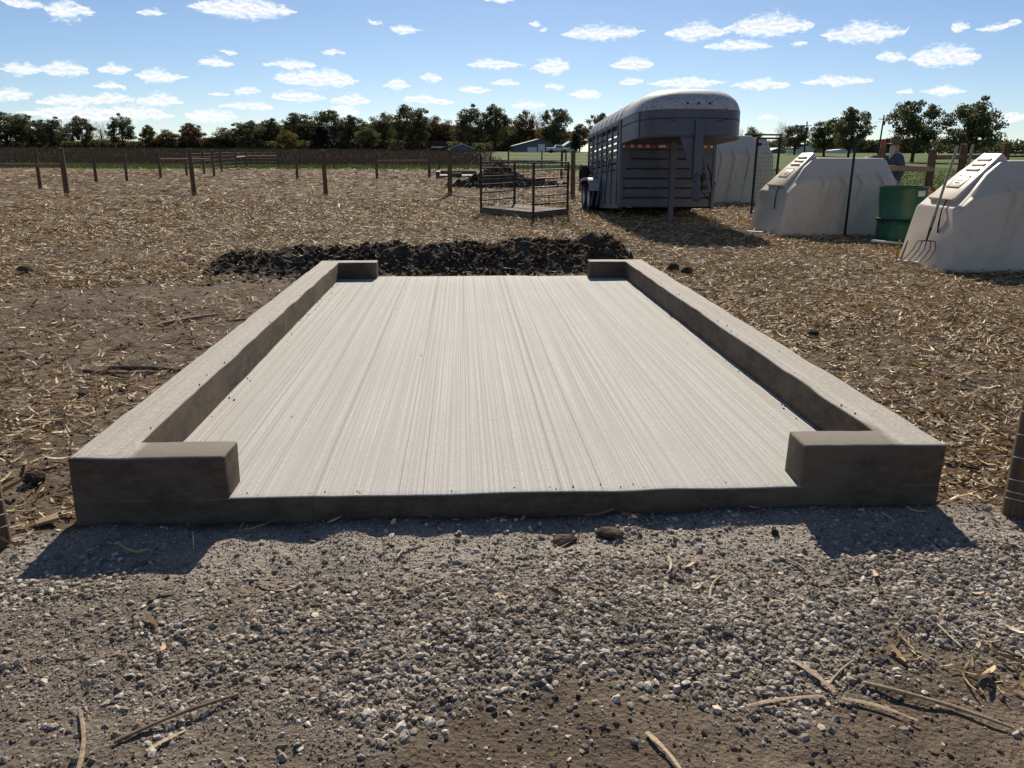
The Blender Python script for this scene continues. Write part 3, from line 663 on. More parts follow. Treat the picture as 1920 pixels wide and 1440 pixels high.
stalk('corn_stalk',(.93,-1.16),(1.24,-1.37),.011,'pale corn stalk slanting to the lower right corner','corn stalk',S,.012)
stalk('corn_husk',(.76,-1.05),(.82,-1.2),.014,'pale folded corn husk standing at lower right on the dirt','corn husk',Hk,.01,True)
stalk('corn_husk',(.83,-1.22),(1.0,-1.32),.013,'grey brown husk beside the long pale stalk, lower right','corn husk',Hk,.012,True)
stalk('corn_husk',(.55,-1.235),(.78,-1.22),.011,'long grey husk lying level on the dirt, lower right','corn husk',Hk,.008,True)
stalk('corn_stalk',(.82,-1.16),(.95,-1.05),.007,'thin straw-coloured stalk crossing above the folded husk','corn stalk',S,.006)
stalk('corn_stalk',(.60,-.72),(.72,-.53),.0085,'curved pale stalk lying across the grey gravel','corn stalk',S,.02)
stalk('corn_stalk',(.96,-.40),(1.04,-.52),.008,'bent yellowish stalk on fine gravel below the right return','corn stalk',S,.015)
stalk('corn_husk',(.245,-1.33),(.30,-1.47),.012,'pale husk stump at the bottom edge right of centre','corn husk',S,.006,True)
stalk('corn_husk',(-1.30,-1.16),(-1.19,-1.47),.012,'forked dry husk leaning at the bottom left edge','corn husk',Hk,.02,True)
stalk('corn_stalk',(-1.15,-1.3),(-.88,-1.12),.010,'brown stalk buried in the gravel at lower left','corn stalk',D_,.012)
stalk('corn_husk',(-1.06,-1.33),(-.985,-1.25),.010,'short pale husk chip on dirt at lower left','corn husk',S,.003,True)
stalk('corn_stalk',(-2.75,2.55),(-2.2,2.38),.028,'brown stalk lying by the left curb','corn stalk',D_,.03)
stalk('corn_stalk',(-2.9,2.5),(-2.33,2.30),.02,'thinner brown stalk just below the other by the left curb','corn stalk',D_,-.03)
stalk('corn_stalk',(-2.95,4.05),(-2.5,4.35),.03,'thick pale stalk on bare dirt left of the pad','corn stalk',S,.02)
stalk('corn_stalk',(-2.62,3.98),(-2.1,4.12),.022,'long pale stalk lying level near the left curb','corn stalk',S,.02)
stalk('corn_stalk',(-4.5,7.9),(-4.05,7.1),.035,'brown stalk slanting across the field left of the berm','corn stalk',D_,.03)
stalk('corn_stalk',(2.55,2.9),(2.85,3.15),.03,'short thick pale stalk right of the right curb','corn stalk',S,.01)
chip = MB().box((0,0,0),(.085,.042,.014)).build('wood_offcut', MT['paleplank'], bevel=.002)
chip.location=(-1.96,.03,float(ground_h(-1.96,.03))+.018); chip.rotation_euler=(.12,-.1,.55); tag(chip,'small sawn wood offcut on the dirt by the left front corner','wood offcut')

# ------------------------------------------------------------------ fence posts, braces and wire
_pm = {}
def post_mesh(h, r, seed):
    key=(round(h,2),round(r,3),seed)
    if key in _pm: return _pm[key]
    rr = random.Random(seed); n=12; mb=MB(); rows=7
    lean=(rr.uniform(-.012,.012),rr.uniform(-.012,.012))
    for i in range(rows):
        t=i/(rows-1); z=-.25+(h+.25)*t
        for k in range(n):
            a=2*math.pi*k/n; q=r*(1.06-.12*t)*(1+.05*math.sin(3*a+seed)+rr.uniform(-.02,.02))
            mb.v.append((q*math.cos(a)+lean[0]*z, q*math.sin(a)+lean[1]*z, z+(rr.uniform(-.006,.006) if i==rows-1 else 0)))
    for i in range(rows-1):
        for k in range(n):
            k2=(k+1)%n; mb.f.append((i*n+k,i*n+k2,(i+1)*n+k2,(i+1)*n+k))
    mb.f.append(tuple((rows-1)*n+k for k in range(n)))
    me=mb.mesh('fence_post', smooth=True, fix=False); me.materials.append(MT['post']); _pm[key]=me
    return me
def gz(x,y): return float(ground_h(x,y))
def post(x,y,h,r,label,group=None,seed=0):
    o = link('fence_post', post_mesh(h,r,seed), None); o.location=(x,y,gz(x,y)); o.rotation_euler=(0,0,seed*1.3)
    return tag(o,label,'fence post',group)
def ppart(parent,x,y,h,r,seed=0):
    o = link('post', post_mesh(h,r,seed), None, parent); o.location=(x,y,gz(x,y)); return o
# row of bare posts nearest the pad
post(-9.42,25.7,1.55,.075,'thick bare post, second from left in the nearest post row','bare posts of the nearest row',1)
post(-5.04,26.2,1.53,.075,'thick bare post, middle of the nearest post row','bare posts of the nearest row',2)
post(-.67,26.0,1.58,.08,'thick bare post left of the wire cage','bare posts of the nearest row',3)
post(3.54,24.9,1.56,.08,'brown post between the wire cage and the trailer','bare posts of the nearest row',4)
# horse-shoe brace at the left edge
b = empty('brace_assembly',(0,0,0),label='corner post with rail running off the left edge',cat='fence brace')
ppart(b,-13.6,25.56,1.54,.085,5); ppart(b,-17.0,25.3,1.54,.085,6)
MB().tube([(-17.0,25.3,gz(-17,25.3)+.98),(-13.65,25.54,gz(-13.6,25.5)+.98)],[.055,.052],10).build('rail',MT['rail'],b,smooth=True)
# interior row
post(-9.28,42.9,1.52,.07,'slim post left of centre in the second post row',None,7)
post(5.57,45.2,1.6,.075,'post in the second row seen through the wire cage',None,8)
b = empty('brace_assembly',(0,0,0),label='two posts joined by a level rail, left of the small slab',cat='fence brace',group='rail braces in the second post row')
ppart(b,-4.98,43.3,1.54,.075,9); ppart(b,-2.05,42.8,1.6,.08,10)
MB().tube([(-4.95,43.3,gz(-5,43.3)+.95),(-2.1,42.8,gz(-2,42.8)+.95)],[.055,.05],10).build('rail',MT['rail'],b,smooth=True)
b = empty('brace_assembly',(0,0,0),label='two posts joined by a rail near the left fence line',cat='fence brace',group='rail braces in the second post row')
ppart(b,-16.68,43.1,1.5,.075,11); ppart(b,-14.72,46.2,1.53,.075,12)
MB().tube([(-16.65,43.15,gz(-16.6,43)+1.0),(-14.75,46.15,gz(-14.7,46)+1.0)],[.055,.05],10).build('rail',MT['rail'],b,smooth=True)
def wires(p, q, hs, r, vstep=None, vr=None):
    """woven wire between two points: level strands plus uprights"""
    mb=MB(); p=Vector(p); q=Vector(q)
    for h in hs: mb.tube([p+Vector((0,0,h)),(p+q)/2+Vector((0,0,h-.01)),q+Vector((0,0,h))],r,4,False)
    if vstep:
        n=int((q-p).length/vstep)
        for i in range(1,n):
            a=p.lerp(q,i/n); mb.tube([a+Vector((0,0,hs[0])),a+Vector((0,0,hs[-1]))],vr or r,3,False)
    return mb
# side and back fence with woven wire
fence = empty('wire_fence',(0,0,0),label='woven wire fence with wooden posts along the left and back of the field',cat='fence')
line = [(-16.3,29.3),(-16.6,34.9),(-16.6,38.3),(-16.9,48.1),(-16.95,51.7),(-17.0,55.8),(-17.2,60.5),(-17.4,64.1),(-15.5,67.0),(-10.95,67.2),(-6.66,67.4),(-2.15,67.6),(2.2,67.8),(6.6,68.0)]
for i,(x,y) in enumerate(line): ppart(fence,x,y,1.53 if i not in (9,11) else 1.65,.065 if i not in (10,) else .045,20+i%5)
pts_=[(x,y,gz(x,y)) for x,y in line]
for i in range(3,len(pts_)-1):
    wires(pts_[i],pts_[i+1],[.1,.35,.6,.85,1.1,1.3],.0035,.5,.003).build('wire_panel',MT['darkwire'],fence,fix=False)
MB().tube([(-17.4,64.1,gz(-17.4,64.1)+1.0),(-17.2,60.5,gz(-17.2,60.5)+.95)],[.05,.055],8).build('rail',MT['paleplank'],fence,smooth=True)
MB().tube([(-17.4,64.1,gz(-17,64)+1.02),(-15.5,67.0,gz(-15.5,67)+1.02)],[.05,.05],8).build('rail',MT['rail'],fence,smooth=True)
# lane fence right of the cage: level white strands
lane = empty('strand_fence',(0,0,0),label='low fence of level pale strands behind the wire cage and trailer',cat='fence')
lp=[(3.4,62),(8.0,62.5),(14.5,63.5),(22,64.5)]
for i,(x,y) in enumerate(lp): ppart(lane,x,y,1.5,.07,30+i)
for i in range(3): wires((*lp[i],gz(*lp[i])),(*lp[i+1],gz(*lp[i+1])),[.2,.45,.7,.95,1.2,1.4],.012).build('strand',MT['wire'],lane,fix=False)
o=MB().tube([(-6.5,44.2,gz(-6,44)+.75),(-4,43.3,gz(-4,43.3)+.32),(-2.1,42.6,gz(-2,42.6)+.06)],.012,5).build('string_line',MT['string'],smooth=True); tag(o,'pale string sloping down to the post by the small slab','string')
# roll of wire laid along the nearest post row
for (x0,x1,yy,lab) in ((-13.4,-4.9,25.9,'grey wire mesh lying flat along the nearest row, left half'),(-4.6,3.6,25.3,'grey wire mesh lying flat along the nearest row, right half')):
    mb=MB(); n=int((x1-x0)/.16)
    for i in range(n):
        x=x0+(x1-x0)*i/n; mb.tube([(x,yy+.0*i,gz(x,yy)+.03),(x+.03,yy+.22,gz(x,yy+.2)+.11),(x+.05,yy+.5,gz(x,yy+.5)+.05)],.004,3,False)
    for k in range(5):
        mb.tube([(x0+(x1-x0)*t,yy+.12*k,gz(x0+(x1-x0)*t,yy)+.03+.06*math.sin(k/4*3.1)+.03*math.sin(t*40+k)) for t in np.linspace(0,1,24)],.004,3,False)
    tag(mb.build('wire_mesh_roll',MT['darkwire'],fix=False),lab,'wire mesh')

# near gate posts with stapled woven wire
def near_post(x,y,h,r,side,label,ws):
    root=empty('gate_post',(x,y,gz(x,y)),label=label,cat='fence post')
    link('post',post_mesh(h,r,40+side),None,root)
    for hw in ws:
        pts=[]
        for k in range(0,9):
            a=math.pi*(1.5-side*(.5-.0)) if False else None
            t=k/8*math.pi
            pts.append((-side*(r+.006)*math.cos(t-math.pi/2+0) if False else (r+.006)*math.cos(math.pi+t*side if side>0 else t), (r+.006)*math.sin(math.pi+t*side if side>0 else -t), hw+.01*math.sin(t*2)))
        pts.append((side*(r+.9),-(.02),hw+.01))
        MB().tube(pts,.0028,6,False).build('wire',MT['wire'],root,smooth=True,fix=False)
    def stay(x,y): MB().tube([(x,y,ws[0]-.01),(x,y,ws[-1]+.03)],.0022,5,False).build('stay_wire',MT['wire'],root,smooth=True,fix=False)
    for q in (-.2,.75): stay((r+.009)*math.cos(-math.pi/2+q*side),(r+.009)*math.sin(-math.pi/2+q*side))
    stay(side*(r+.25),-.02); stay(side*(r+.55),-.02)
near_post(2.13,-.1,1.5,.066,1,'round wooden post wrapped in galvanised wire at the right edge',[.085,.115,.17,.27,.37,.47,.57,.67,.77])
near_post(-2.085,-.15,1.5,.066,-1,'round wooden post wrapped in wire at the left edge',[.08,.13,.19,.29,.39,.49,.6])

# ------------------------------------------------------------------ gooseneck livestock trailer
TW, TLb, TZF, TZE, TZB, TRISE = 2.16, 4.35, .29, 2.22, 1.67, .44
tr = empty('livestock_trailer',(3.30,15.2,0),(-.060,0,.009),'grey gooseneck livestock trailer with slatted sides and stained pale roof','trailer')
P_ = MT['paint']
# plan outline (local: x right, y back, nose towards -y)
def plan(inset=0.):
    pts=[]; n1,nf=1.02,2.14
    w=TW/2-inset; d=nf-n1-inset*1.0
    pts.append((TW/2-w, TLb-.001)); pts.append((TW/2-w,-.0)); 
    for k in range(0,17):
        a=math.pi*k/16; ex=.62
        cx=-math.cos(a); sy=math.sin(a)
        px=math.copysign(abs(cx)**ex,cx)*w; py=-n1-d*abs(sy)**.72
        pts.append((TW/2+px,py))
    pts.append((TW/2+w,-.0)); pts.append((TW/2+w,TLb-.001))
    return pts
# roof: rings that curve in and up
mb=MB(); rings=[]
K=9
for k in range(K+1):
    t=k/K*math.pi/2; ins=.62*(1-math.cos(t)); z=TZE-.03+TRISE*math.sin(t)
    rings.append([(x,y,z+.03*math.sin((y+1)*9)*0) for x,y in plan(ins-.012 if k==0 else ins)])
nR=len(rings[0])
for r in rings: mb.v+=r
for k in range(K):
    for i in range(nR-1): mb.f.append((k*nR+i,k*nR+i+1,(k+1)*nR+i+1,(k+1)*nR+i))
for i in range(nR//2-1): mb.f.append((K*nR+i,K*nR+i+1,K*nR+nR-2-i,K*nR+nR-1-i))
# rear closure
mb.f.append(tuple([k*nR for k in range(K+1)]+[k*nR+nR-1 for k in range(K,-1,-1)]))
roof=mb.build('roof',MT['roofpaint'],tr,smooth=True)
for i,x in enumerate((.86,1.08,1.30)):
    o=MB().lathe([(.0,-.01),(.022,-.01),(.022,.012),(.0,.016)],12).build('clearance_lamp',MT['paintdark'],roof,smooth=True)
    o.location=(x,-2.165,TZE+.07); o.rotation_euler=(math.pi/2,0,0)
# seams across the roof
for y in np.arange(.1,TLb,.62):
    pts=[]
    for k in range(0,K+1):
        t=k/K*math.pi/2; pts.append((.62*(1-math.cos(t))-.004,y,TZE-.03+TRISE*math.sin(t)+.004))
    pts+= [(TW-p[0],p[1],p[2]) for p in reversed(pts)]
    MB().tube(pts,.006,5,False).build('roof_seam',MT['roofpaint'],roof,smooth=True,fix=False)
# nose shell
mb=MB(); lo=plan(); lo=[p for p in lo if p[1]<=.001]
n=len(lo); mb.v=[(x,y,TZB) for x,y in lo]+[(x,y,TZE-.02) for x,y in lo]
for i in range(n-1): mb.f.append((i,i+1,n+i+1,n+i))
mb.f.append(tuple(range(n)))
nose=mb.build('nose',P_,tr,smooth=True)
MB().tube([(x*1.0+(x-TW/2)*.008,y-.006,TZE-.20) for x,y in lo[1:-1]],.006,5,False).build('seam',MT['paintdark'],nose,smooth=True,fix=False)
MB().tube([(x+(x-TW/2)*.006,y-.004,TZB+.012) for x,y in lo],.018,6,False).build('bottom_rim',P_,nose,smooth=True,fix=False)
for (sx_,sy_) in ((lo[1][0],-.02),(lo[3][0],lo[3][1]),(lo[-4][0],lo[-4][1])):
    MB().tube([(sx_+(sx_-TW/2)*.006,sy_-.004,TZB+.02),(sx_+(sx_-TW/2)*.006,sy_-.004,TZE-.03)],.006,5,False).build('seam',MT['paintdark'],nose,smooth=True,fix=False)
# curved feature lines either side of the neck
def arc_line(sgn):
    pts=[]
    sub=[p for p in lo if (p[0]-TW/2)*sgn>=.10 or abs(p[0]-TW/2)<.0]
    sub=sorted(sub,key=lambda p:abs(p[0]-TW/2))
    for x,y in sub:
        u=min(1,abs(x-TW/2)/(TW/2)); z=TZB+.09+.26*math.sin(min(1,u*1.5)*math.pi/2)
        pts.append((x+(x-TW/2)*.006,y-.006,z))
    MB().tube(pts,.007,5,False).build('seam',MT['paintdark'],nose,smooth=True,fix=False)
arc_line(-1); arc_line(1)
# neck post, gussets, coupler and jack
nx_=TW/2+.04; nf_=-2.14
MB().box((nx_,nf_+.02,(1.98+.95)/2),(.17,.14,1.98-.95)).build('neck_post',P_,tr,bevel=.008)
MB().prism([(nf_+.06,TZB),(nf_+.06,.95),(nf_+.12,.95),(nf_+1.0,TZB)],'x',nx_-.045,nx_-.03).build('neck_gusset',P_,tr,fix=True)
MB().prism([(nx_-.085,TZB-.005),(nx_-.36,TZB-.005),(nx_-.12,.98),(nx_-.085,.92)],'y',nf_+.03,nf_+.05).build('neck_gusset',P_,tr,fix=True)
mb=MB().tube([(nx_,nf_+.02,.98),(nx_,nf_+.02,.50)],[.075,.075],14); mb.tube([(nx_,nf_+.02,.50),(nx_,nf_+.02,.42)],[.095,.085],14)
mb.tube([(nx_,nf_+.02,.98),(nx_,nf_+.02,.93)],[.1,.1],14)
MT['scuffed']=pmat('scuffed_coupler_paint',(.07,.075,.095),(.13,.135,.15),6,.5,dirt=(.02,.02,.02),dirt_amt=.7,dscale=14,bmp=.15)
cp_=mb.build('coupler',MT['scuffed'],tr,smooth=True)
MB().tube([(nx_+.08,nf_+.02,.60),(nx_+.32,nf_+.1,.58),(nx_+.42,nf_+.1,.80)],.014,6).build('latch_handle',MT['scuffed'],cp_,smooth=True)
jx,jy=1.02,-.62
jk=MB().box((jx,jy,(TZB+.80)/2),(.135,.135,TZB-.80)).build('jack_leg',P_,tr,bevel=.006)
MB().box((jx,jy,.42),(.105,.105,.80)).build('inner_leg',P_,jk,bevel=.005)
MB().box((jx,jy,.015),(.24,.24,.02)).build('foot_plate',MT['scuffed'],jk)
MB().tube([(jx+.06,jy-.02,1.1),(jx+.3,jy-.02,1.1),(jx+.3,jy-.02,.92),(jx+.36,jy-.02,.92)],.011,6).build('crank',MT['scuffed'],jk,smooth=True)
# front wall under the nose: level panels with dark gaps
MB().box((TW/2,.06,(TZF+TZB)/2),(TW-.06,.02,TZB-TZF-.04)).build('front_backing',MT['paintdark'],tr)
ph=(TZB-.10-TZF)/6
for k in range(6):
    z=TZF+ph*(k+.5); MB().box((TW/2,.03,z),(TW-.10,.03,ph-.035)).build('wall_panel',P_,tr,bevel=.006)
for x in (.03,TW-.03): MB().box((x,.0,(TZF+TZB)/2),(.07,.10,TZB-TZF)).build('corner_post',P_,tr,bevel=.008)
MB().box((TW/2,-.03,TZB-.05),(TW+.0,.06,.11)).build('front_beam',P_,tr,bevel=.006)
for sx,x in ((1,.0),(-1,TW)): 
    MB().prism([(x+sx*.065,TZB-.10),(x+sx*.34,TZB-.10),(x+sx*.065,TZB-.66)],'y',-.03,-.012).build('corner_gusset',P_,tr)
MB().prism([(TW-.42,TZB-.10),(TW-.36,TZB-.10),(TW-.14,.62),(TW-.20,.62)],'y',-.30,-.26).build('brace_bar',P_,tr)
segs=[('white',.06,.05),('red',.15,.10),('white',.245,.08),('red',.335,.08),('white',.42,.08),('red',.51,.08),('white',.60,.07),('red',.71,.12),('white',.92,.16),('red',1.05,.08),('white',1.105,.02),('white',1.62,.05),('red',1.69,.06),('white',1.76,.05),('red',1.83,.06),('white',1.90,.05),('red',1.97,.06),('white',2.04,.05)]
for c_,x,w in segs: MB().box((x,-.063,TZB-.05),(w,.004,.055)).build('reflector',MT[c_],tr)
# sides
for side,x in ((-1,.0),(1,TW)):
    MB().box((x,TLb/2,(TZF+1.12)/2),(.03,TLb-.02,1.12-TZF)).build('side_panel',P_,tr,bevel=.006)
    MB().box((x,TLb/2,TZF+.02),(.07,TLb,.09)).build('sill',P_,tr,bevel=.008)
    MB().box((x,TLb/2,TZE-.07),(.05,TLb,.10)).build('top_rail',P_,tr,bevel=.006)
    MB().box((x,.12,(1.12+TZE)/2),(.034,.24,TZE-1.12)).build('front_side_panel',P_,tr,bevel=.005)
    for k in range(7):
        y=.27+(TLb-.32)*k/6; MB().box((x+side*.008,y,(TZF+TZE)/2),(.055,.055,TZE-TZF-.08)).build('upright',P_,tr,bevel=.005)
    for k in range(6):
        z=1.20+.148*k; MB().box((x,TLb/2+.1,z),(.026,TLb-.3,.108)).build('slat',P_,tr,bevel=.006)
    for k in range(3):
        y0=.95+k*.75; MB().tube([(x+side*.03,y0+.2,1.42),(x+side*.05,y0+.14,1.34),(x+side*.26,y0-.22,TZF+.03)],.021,7).build('side_brace',P_,tr,smooth=True)
    for ax_,wy in enumerate((2.75,3.55)):
        wheel=empty('wheel',(x+side*.17,wy,.345+.055*wy),(0,0,0)); wheel.parent=tr
        q=MB().lathe([(.19,-.09),(.30,-.10),(.335,-.085),(.345,-.05),(.345,.05),(.335,.085),(.30,.10),(.19,.09)],28).build('tyre',MT['rubber'],wheel,smooth=True); q.rotation_euler=(0,math.pi/2,0)
        q=MB().lathe([(.0,.05),(.06,.055),(.08,.02),(.16,.02),(.185,.075),(.195,.08)],24).build('rim',MT['white'],wheel,smooth=True); q.rotation_euler=(0,side*math.pi/2,0)
    pts=[(2.2,.60),(2.32,.83),(2.52,.93),(3.15,.95),(3.78,.93),(3.98,.83),(4.1,.60)]
    mb=MB(); m=len(pts)
    for dx in (0,.30):
        for (y,z) in pts: mb.v.append((x+side*(.02+dx),y,z+.09))
    for (y,z) in pts: mb.v.append((x+side*.32,y,z+.03))
    for i in range(m-1): mb.f+= [(i,i+1,m+i+1,m+i),(m+i,m+i+1,2*m+i+1,2*m+i)]
    MB_=mb; MB_.build('fender',MT['roofpaint'] if side<0 else P_,tr,smooth=True)
    MB().prism([(2.1,TZF+.06),(2.22,.85),(2.5,1.0),(2.9,1.0),(2.5,.9),(2.3,.65)],'x',x+side*.04,x+side*.05).build('fender_skirt',P_,tr)
MB().box((TW/2,TLb-.03,(TZF+TZE)/2-.35),(TW-.1,.03,TZE-TZF-.7)).build('rear_gate',P_,tr)
MB().box((TW/2,TLb/2,TZF+.03),(TW-.06,TLb-.1,.04)).build('floor',MT['pallet'],tr)
q=MB().lathe([(.17,-.08),(.28,-.09),(.315,-.06),(.315,.06),(.28,.09),(.17,.08),(.0,.04)],26).build('spare_tyre',MT['rubber'],tr,smooth=True); q.rotation_euler=(0,math.pi/2,0); q.location=(-.17,4.15,1.12)
MB().tube([(nx_+.2,nf_+.4,1.2),(nx_+.22,nf_+.35,.8),(nx_+.2,nf_+.3,.62),(nx_+.42,nf_+.45,.46)],.013,6).build('brake_cable',MT['rubber'],tr,smooth=True)
for k,(x,z,w,h) in enumerate(((1.46,.98,.13,.11),(1.50,.80,.12,.12),(1.62,.93,.09,.18),(1.66,.72,.10,.10))):
    MB().box((x,-.9,z),(w,.10,h)).build('winch_box',MT['paintdark'],tr,bevel=.015)
blk=MB().box((0,0,.04),(.5,.32,.08)).build('jack_block',MT['pallet'],bevel=.008); blk.location=(4.32,14.58,gz(4.3,14.6)-.03); tag(blk,'weathered wood block under the trailer jack','wood block')

# ------------------------------------------------------------------ calf hutches
def make_hutch(Lh, Wd, Ht, name='calf_hutch'):
    """local x runs from the sloping end to the blunt end"""
    root=empty(name)
    sx=Lh/2.2; sz=Ht/1.4; sw=Wd/1.25
    mb=MB()
    # rings of 10 points: (half width, z) per level, given at stations along x
    def ring(x0,x1,zt,wt,zb=.98):
        zb=min(zb,zt-.02)
        lv=[(.625,0.),(.60,zb*.5),(.572,zb-.01),(.545,zb+.02),(wt+.03,zt-.02),(wt,zt)]
        R=[]
        for w,z in lv: R.append((x0+(x1-x0)*(z/zt),-w,z))
        for w,z in reversed(lv): R.append((x0+(x1-x0)*(z/zt),w,z))
        return [(a*sx,b_*sw,c*sz) for a,b_,c in R]
    st=[ring(.0,.13,.80,.50,.76),ring(.10,.29,.98,.44,.92),ring(.24,.50,1.24,.35,1.0),ring(.36,.66,1.385,.31,1.02),ring(.5,.78,1.40,.31,1.02),ring(1.0,1.1,1.40,.31,1.02),ring(1.55,1.58,1.40,.31,1.02),ring(2.0,1.98,1.40,.31,1.02),ring(2.08,2.03,1.36,.32,1.02),ring(2.2,2.13,1.06,.44,1.0)]
    n=len(st[0])
    for r in st: mb.v+=r
    for k in range(len(st)-1):
        for i in range(n-1): mb.f.append((k*n+i,(k+1)*n+i,(k+1)*n+i+1,k*n+i+1))
    mb.f.append(tuple(range(n))); k=(len(st)-1)*n; mb.f.append(tuple(k+i for i in reversed(range(n))))
    link('shell',mb.mesh('shell',smooth=True,bevel=.022*sz,seg=3),MT['hutch'],root)
    # moulded ribs on both sides
    def wall(x,z): # half width of the wall at height
        return (.625-.053*(z/1.02)) if z<=1.02 else .572-(z-1.02)/.38*.26
    for s_ in (-1,1):
        for xr,wd in ((.80,.15),(1.16,.12),(1.50,.15),(1.88,.10)):
            pts=[(xr-.17,.02),(xr-.08,.5),(xr,.955),(xr-.03,1.03),(xr-.10,1.20)]
            m=MB()
            for (x,z) in pts:
                w0=wall(x,z)-.006; k_=wd*(1.0 if z<1.05 else .45)
                pr=(.012,.045,.085,.075,.004)[pts.index((x,z))]
                m.v+=[((x-k_/2)*sx,s_*w0*sw,z*sz),((x-k_*.3)*sx,s_*(w0+pr)*sw,z*sz),((x+k_*.3)*sx,s_*(w0+pr)*sw,z*sz),((x+k_/2)*sx,s_*w0*sw,z*sz)]
            for i in range(4):
                for j in range(3): m.f.append((i*4+j,i*4+j+1,(i+1)*4+j+1,(i+1)*4+j))
            m.f+=[(0,1,2,3),(16,17,18,19)]
            m.build('rib',MT['hutch'],root)
        m=MB()
        pl=[(1.52,.92),(1.52,.58),(1.56,.50),(1.72,.50),(1.76,.58),(1.74,.92)]
        for off in (0.,.014):
            for (x,z) in pl: m.v.append((x*sx,s_*(wall(x,z)-.004+off)*sw,z*sz))
        m.f=[tuple(range(6,12))]+[(i,(i+1)%6,6+(i+1)%6,6+i) for i in range(6)]
        m.build('side_panel',MT['hutch'],root)
    # raised panel down the sloping end
    a=Vector((.13,0,.80)); b_=Vector((.74,0,1.43)); d=(b_-a).normalized(); up_=Vector((-d.z,0,d.x))
    def slab(t0,t1,w0,w1,h0,h1,nm,mat=MT['hutch'],par=root,bev=.018):
        m=MB(); Ls=(b_-a).length
        for t,w in ((t0,w0),(t1,w1)):
            for hh in (h0,h1):
                p=a+d*(Ls*t)+up_*hh
                m.v+=[(p.x*sx,-w*sw,p.z*sz),(p.x*sx,w*sw,p.z*sz)]
        m.f=[(0,1,3,2),(4,6,7,5),(0,4,5,1),(2,3,7,6),(0,2,6,4),(1,5,7,3)]
        return m.build(nm,mat,par,bevel=bev,smooth=True)
    rp=slab(.10,1.03,.34,.22,-.04,.065,'ridge_cover')
    for k in range(3): 
        t=.66+.10*k; slab(t,t+.06,.16,.15,.03,.085,'louvre',MT['hutch'],rp,.02)
    slab(.32,.34,.16,.15,.05,.072,'plate_frame',MT['rope'],rp,0); slab(.545,.56,.15,.14,.05,.072,'plate_frame',MT['rope'],rp,0)
    slab(.34,.545,.15,.142,.05,.070,'name_plate',MT['hutch'],rp,.004)
    for s_ in (-1,1):
        m=MB(); 
        for k in range(2):
            p=a+d*((b_-a).length*(.34 if k==0 else .545))+up_*.0705
            m.v+=[(p.x*sx,s_*.15*sw-.008,p.z*sz),(p.x*sx,s_*.15*sw+.008,p.z*sz)]
        m.f=[(0,1,3,2)]; m.build('plate_frame',MT['rope'],rp,fix=False)
    slab(.41,.425,.06,.055,.066,.073,'emblem',MT['rope'],rp,0); slab(.46,.472,.085,.08,.066,.073,'emblem',MT['rope'],rp,0)
    # rope tied through the end
    pr=[(.26*sx,-.10*sw,.96*sz),(.17*sx,-.17*sw,.87*sz),(.12*sx,-.19*sw,.76*sz),(.09*sx,-.22*sw,.57*sz),(.085*sx,-.24*sw,.46*sz),(.10*sx,-.21*sw,.50*sz),(.125*sx,-.18*sw,.62*sz),(.16*sx,-.15*sw,.74*sz)]
    pr=[(x-.02,y,z+.02) for x,y,z in pr]
    MB().tube(pr,.009,6).build('rope',MT['rope'],root,smooth=True)
    return root
hut=make_hutch(2.42,1.28,1.44)
hut.location=(5.62,12.44,gz(6,12.4)-.02); hut.rotation_euler=(0,0,rad(6)); tag(hut,'off-white plastic calf hutch behind the thin dark post, left of the green drum','calf hutch','calf hutches')
h_=copy_tree(hut); h_.location=(6.12,7.75,gz(6.2,7.7)-.02); h_.rotation_euler=(0,0,rad(-4)); h_['label']='nearest off-white calf hutch at right edge with the pitchfork leaning on it'
big=make_hutch(2.6,1.8,2.0); big.location=(6.12,22.0,gz(8,21)-.02); big.rotation_euler=(0,0,rad(2)); tag(big,'large off-white hutch partly hidden behind the trailer','calf hutch','calf hutches')
h_=copy_tree(big); h_.location=(7.9,25.6,gz(10,25)-.02); h_.rotation_euler=(0,0,rad(4)); h_['label']='large hutch seen through the black mesh gate'

# ------------------------------------------------------------------ green drum and small things by the hutches
dr=empty('steel_drum',(7.42,10.75,gz(7.4,10.75)),label='open green steel drum between the two near hutches',cat='drum')
R0=.40
prof=[(R0*.87,.0),(R0*.88,.02),(R0*.90,.30),(R0*.925,.385)]
MB().lathe([(0,.004),(R0*.86,.0)]+prof+[(R0*.955,.40),(R0*.955,.43),(R0*.93,.445),(R0*.95,.68),(R0*.97,.93),(R0*.985,.955),(R0*.96,.965),(R0*.94,.95),(R0*.9,.10),(0,.09)],40).build('shell',MT['green'],dr,smooth=True)
MB().lathe([(R0*.965,.395),(R0*.985,.405),(R0*.985,.43),(R0*.955,.437)],40).build('hoop',MT['rubber'],dr,smooth=True)
MB().lathe([(R0*.985,.945),(R0*1.01,.955),(R0*1.0,.972),(R0*.97,.972)],40).build('rim',MT['green'],dr,smooth=True)
m=MB()
for k in range(6):
    a=-math.pi/2+.12+.085*k
    for z in (.82,.91): m.v.append((R0*.982*math.cos(a),R0*.982*math.sin(a),z))
m.f=[(2*i,2*i+2,2*i+3,2*i+1) for i in range(5)]; m.build('paper_label',MT['white'],dr,fix=False)
tb=empty('feed_tub',(8.35,11.5,gz(8.3,11.5)),label='dark tub heaped with red-brown feed behind the green drum',cat='tub')
MB().lathe([(0,.0),(.26,.0),(.32,.76),(.34,.79),(.31,.80),(.28,.70),(0,.68)],24).build('tub',MT['blacksteel'],tb,smooth=True)
m=MB()
for i in range(7):
    for j in range(16):
        r=.30*i/6; a=2*math.pi*j/16; m.v.append((r*math.cos(a),r*math.sin(a),.73+.17*(1-(i/6)**2)+random.uniform(-.02,.02)))
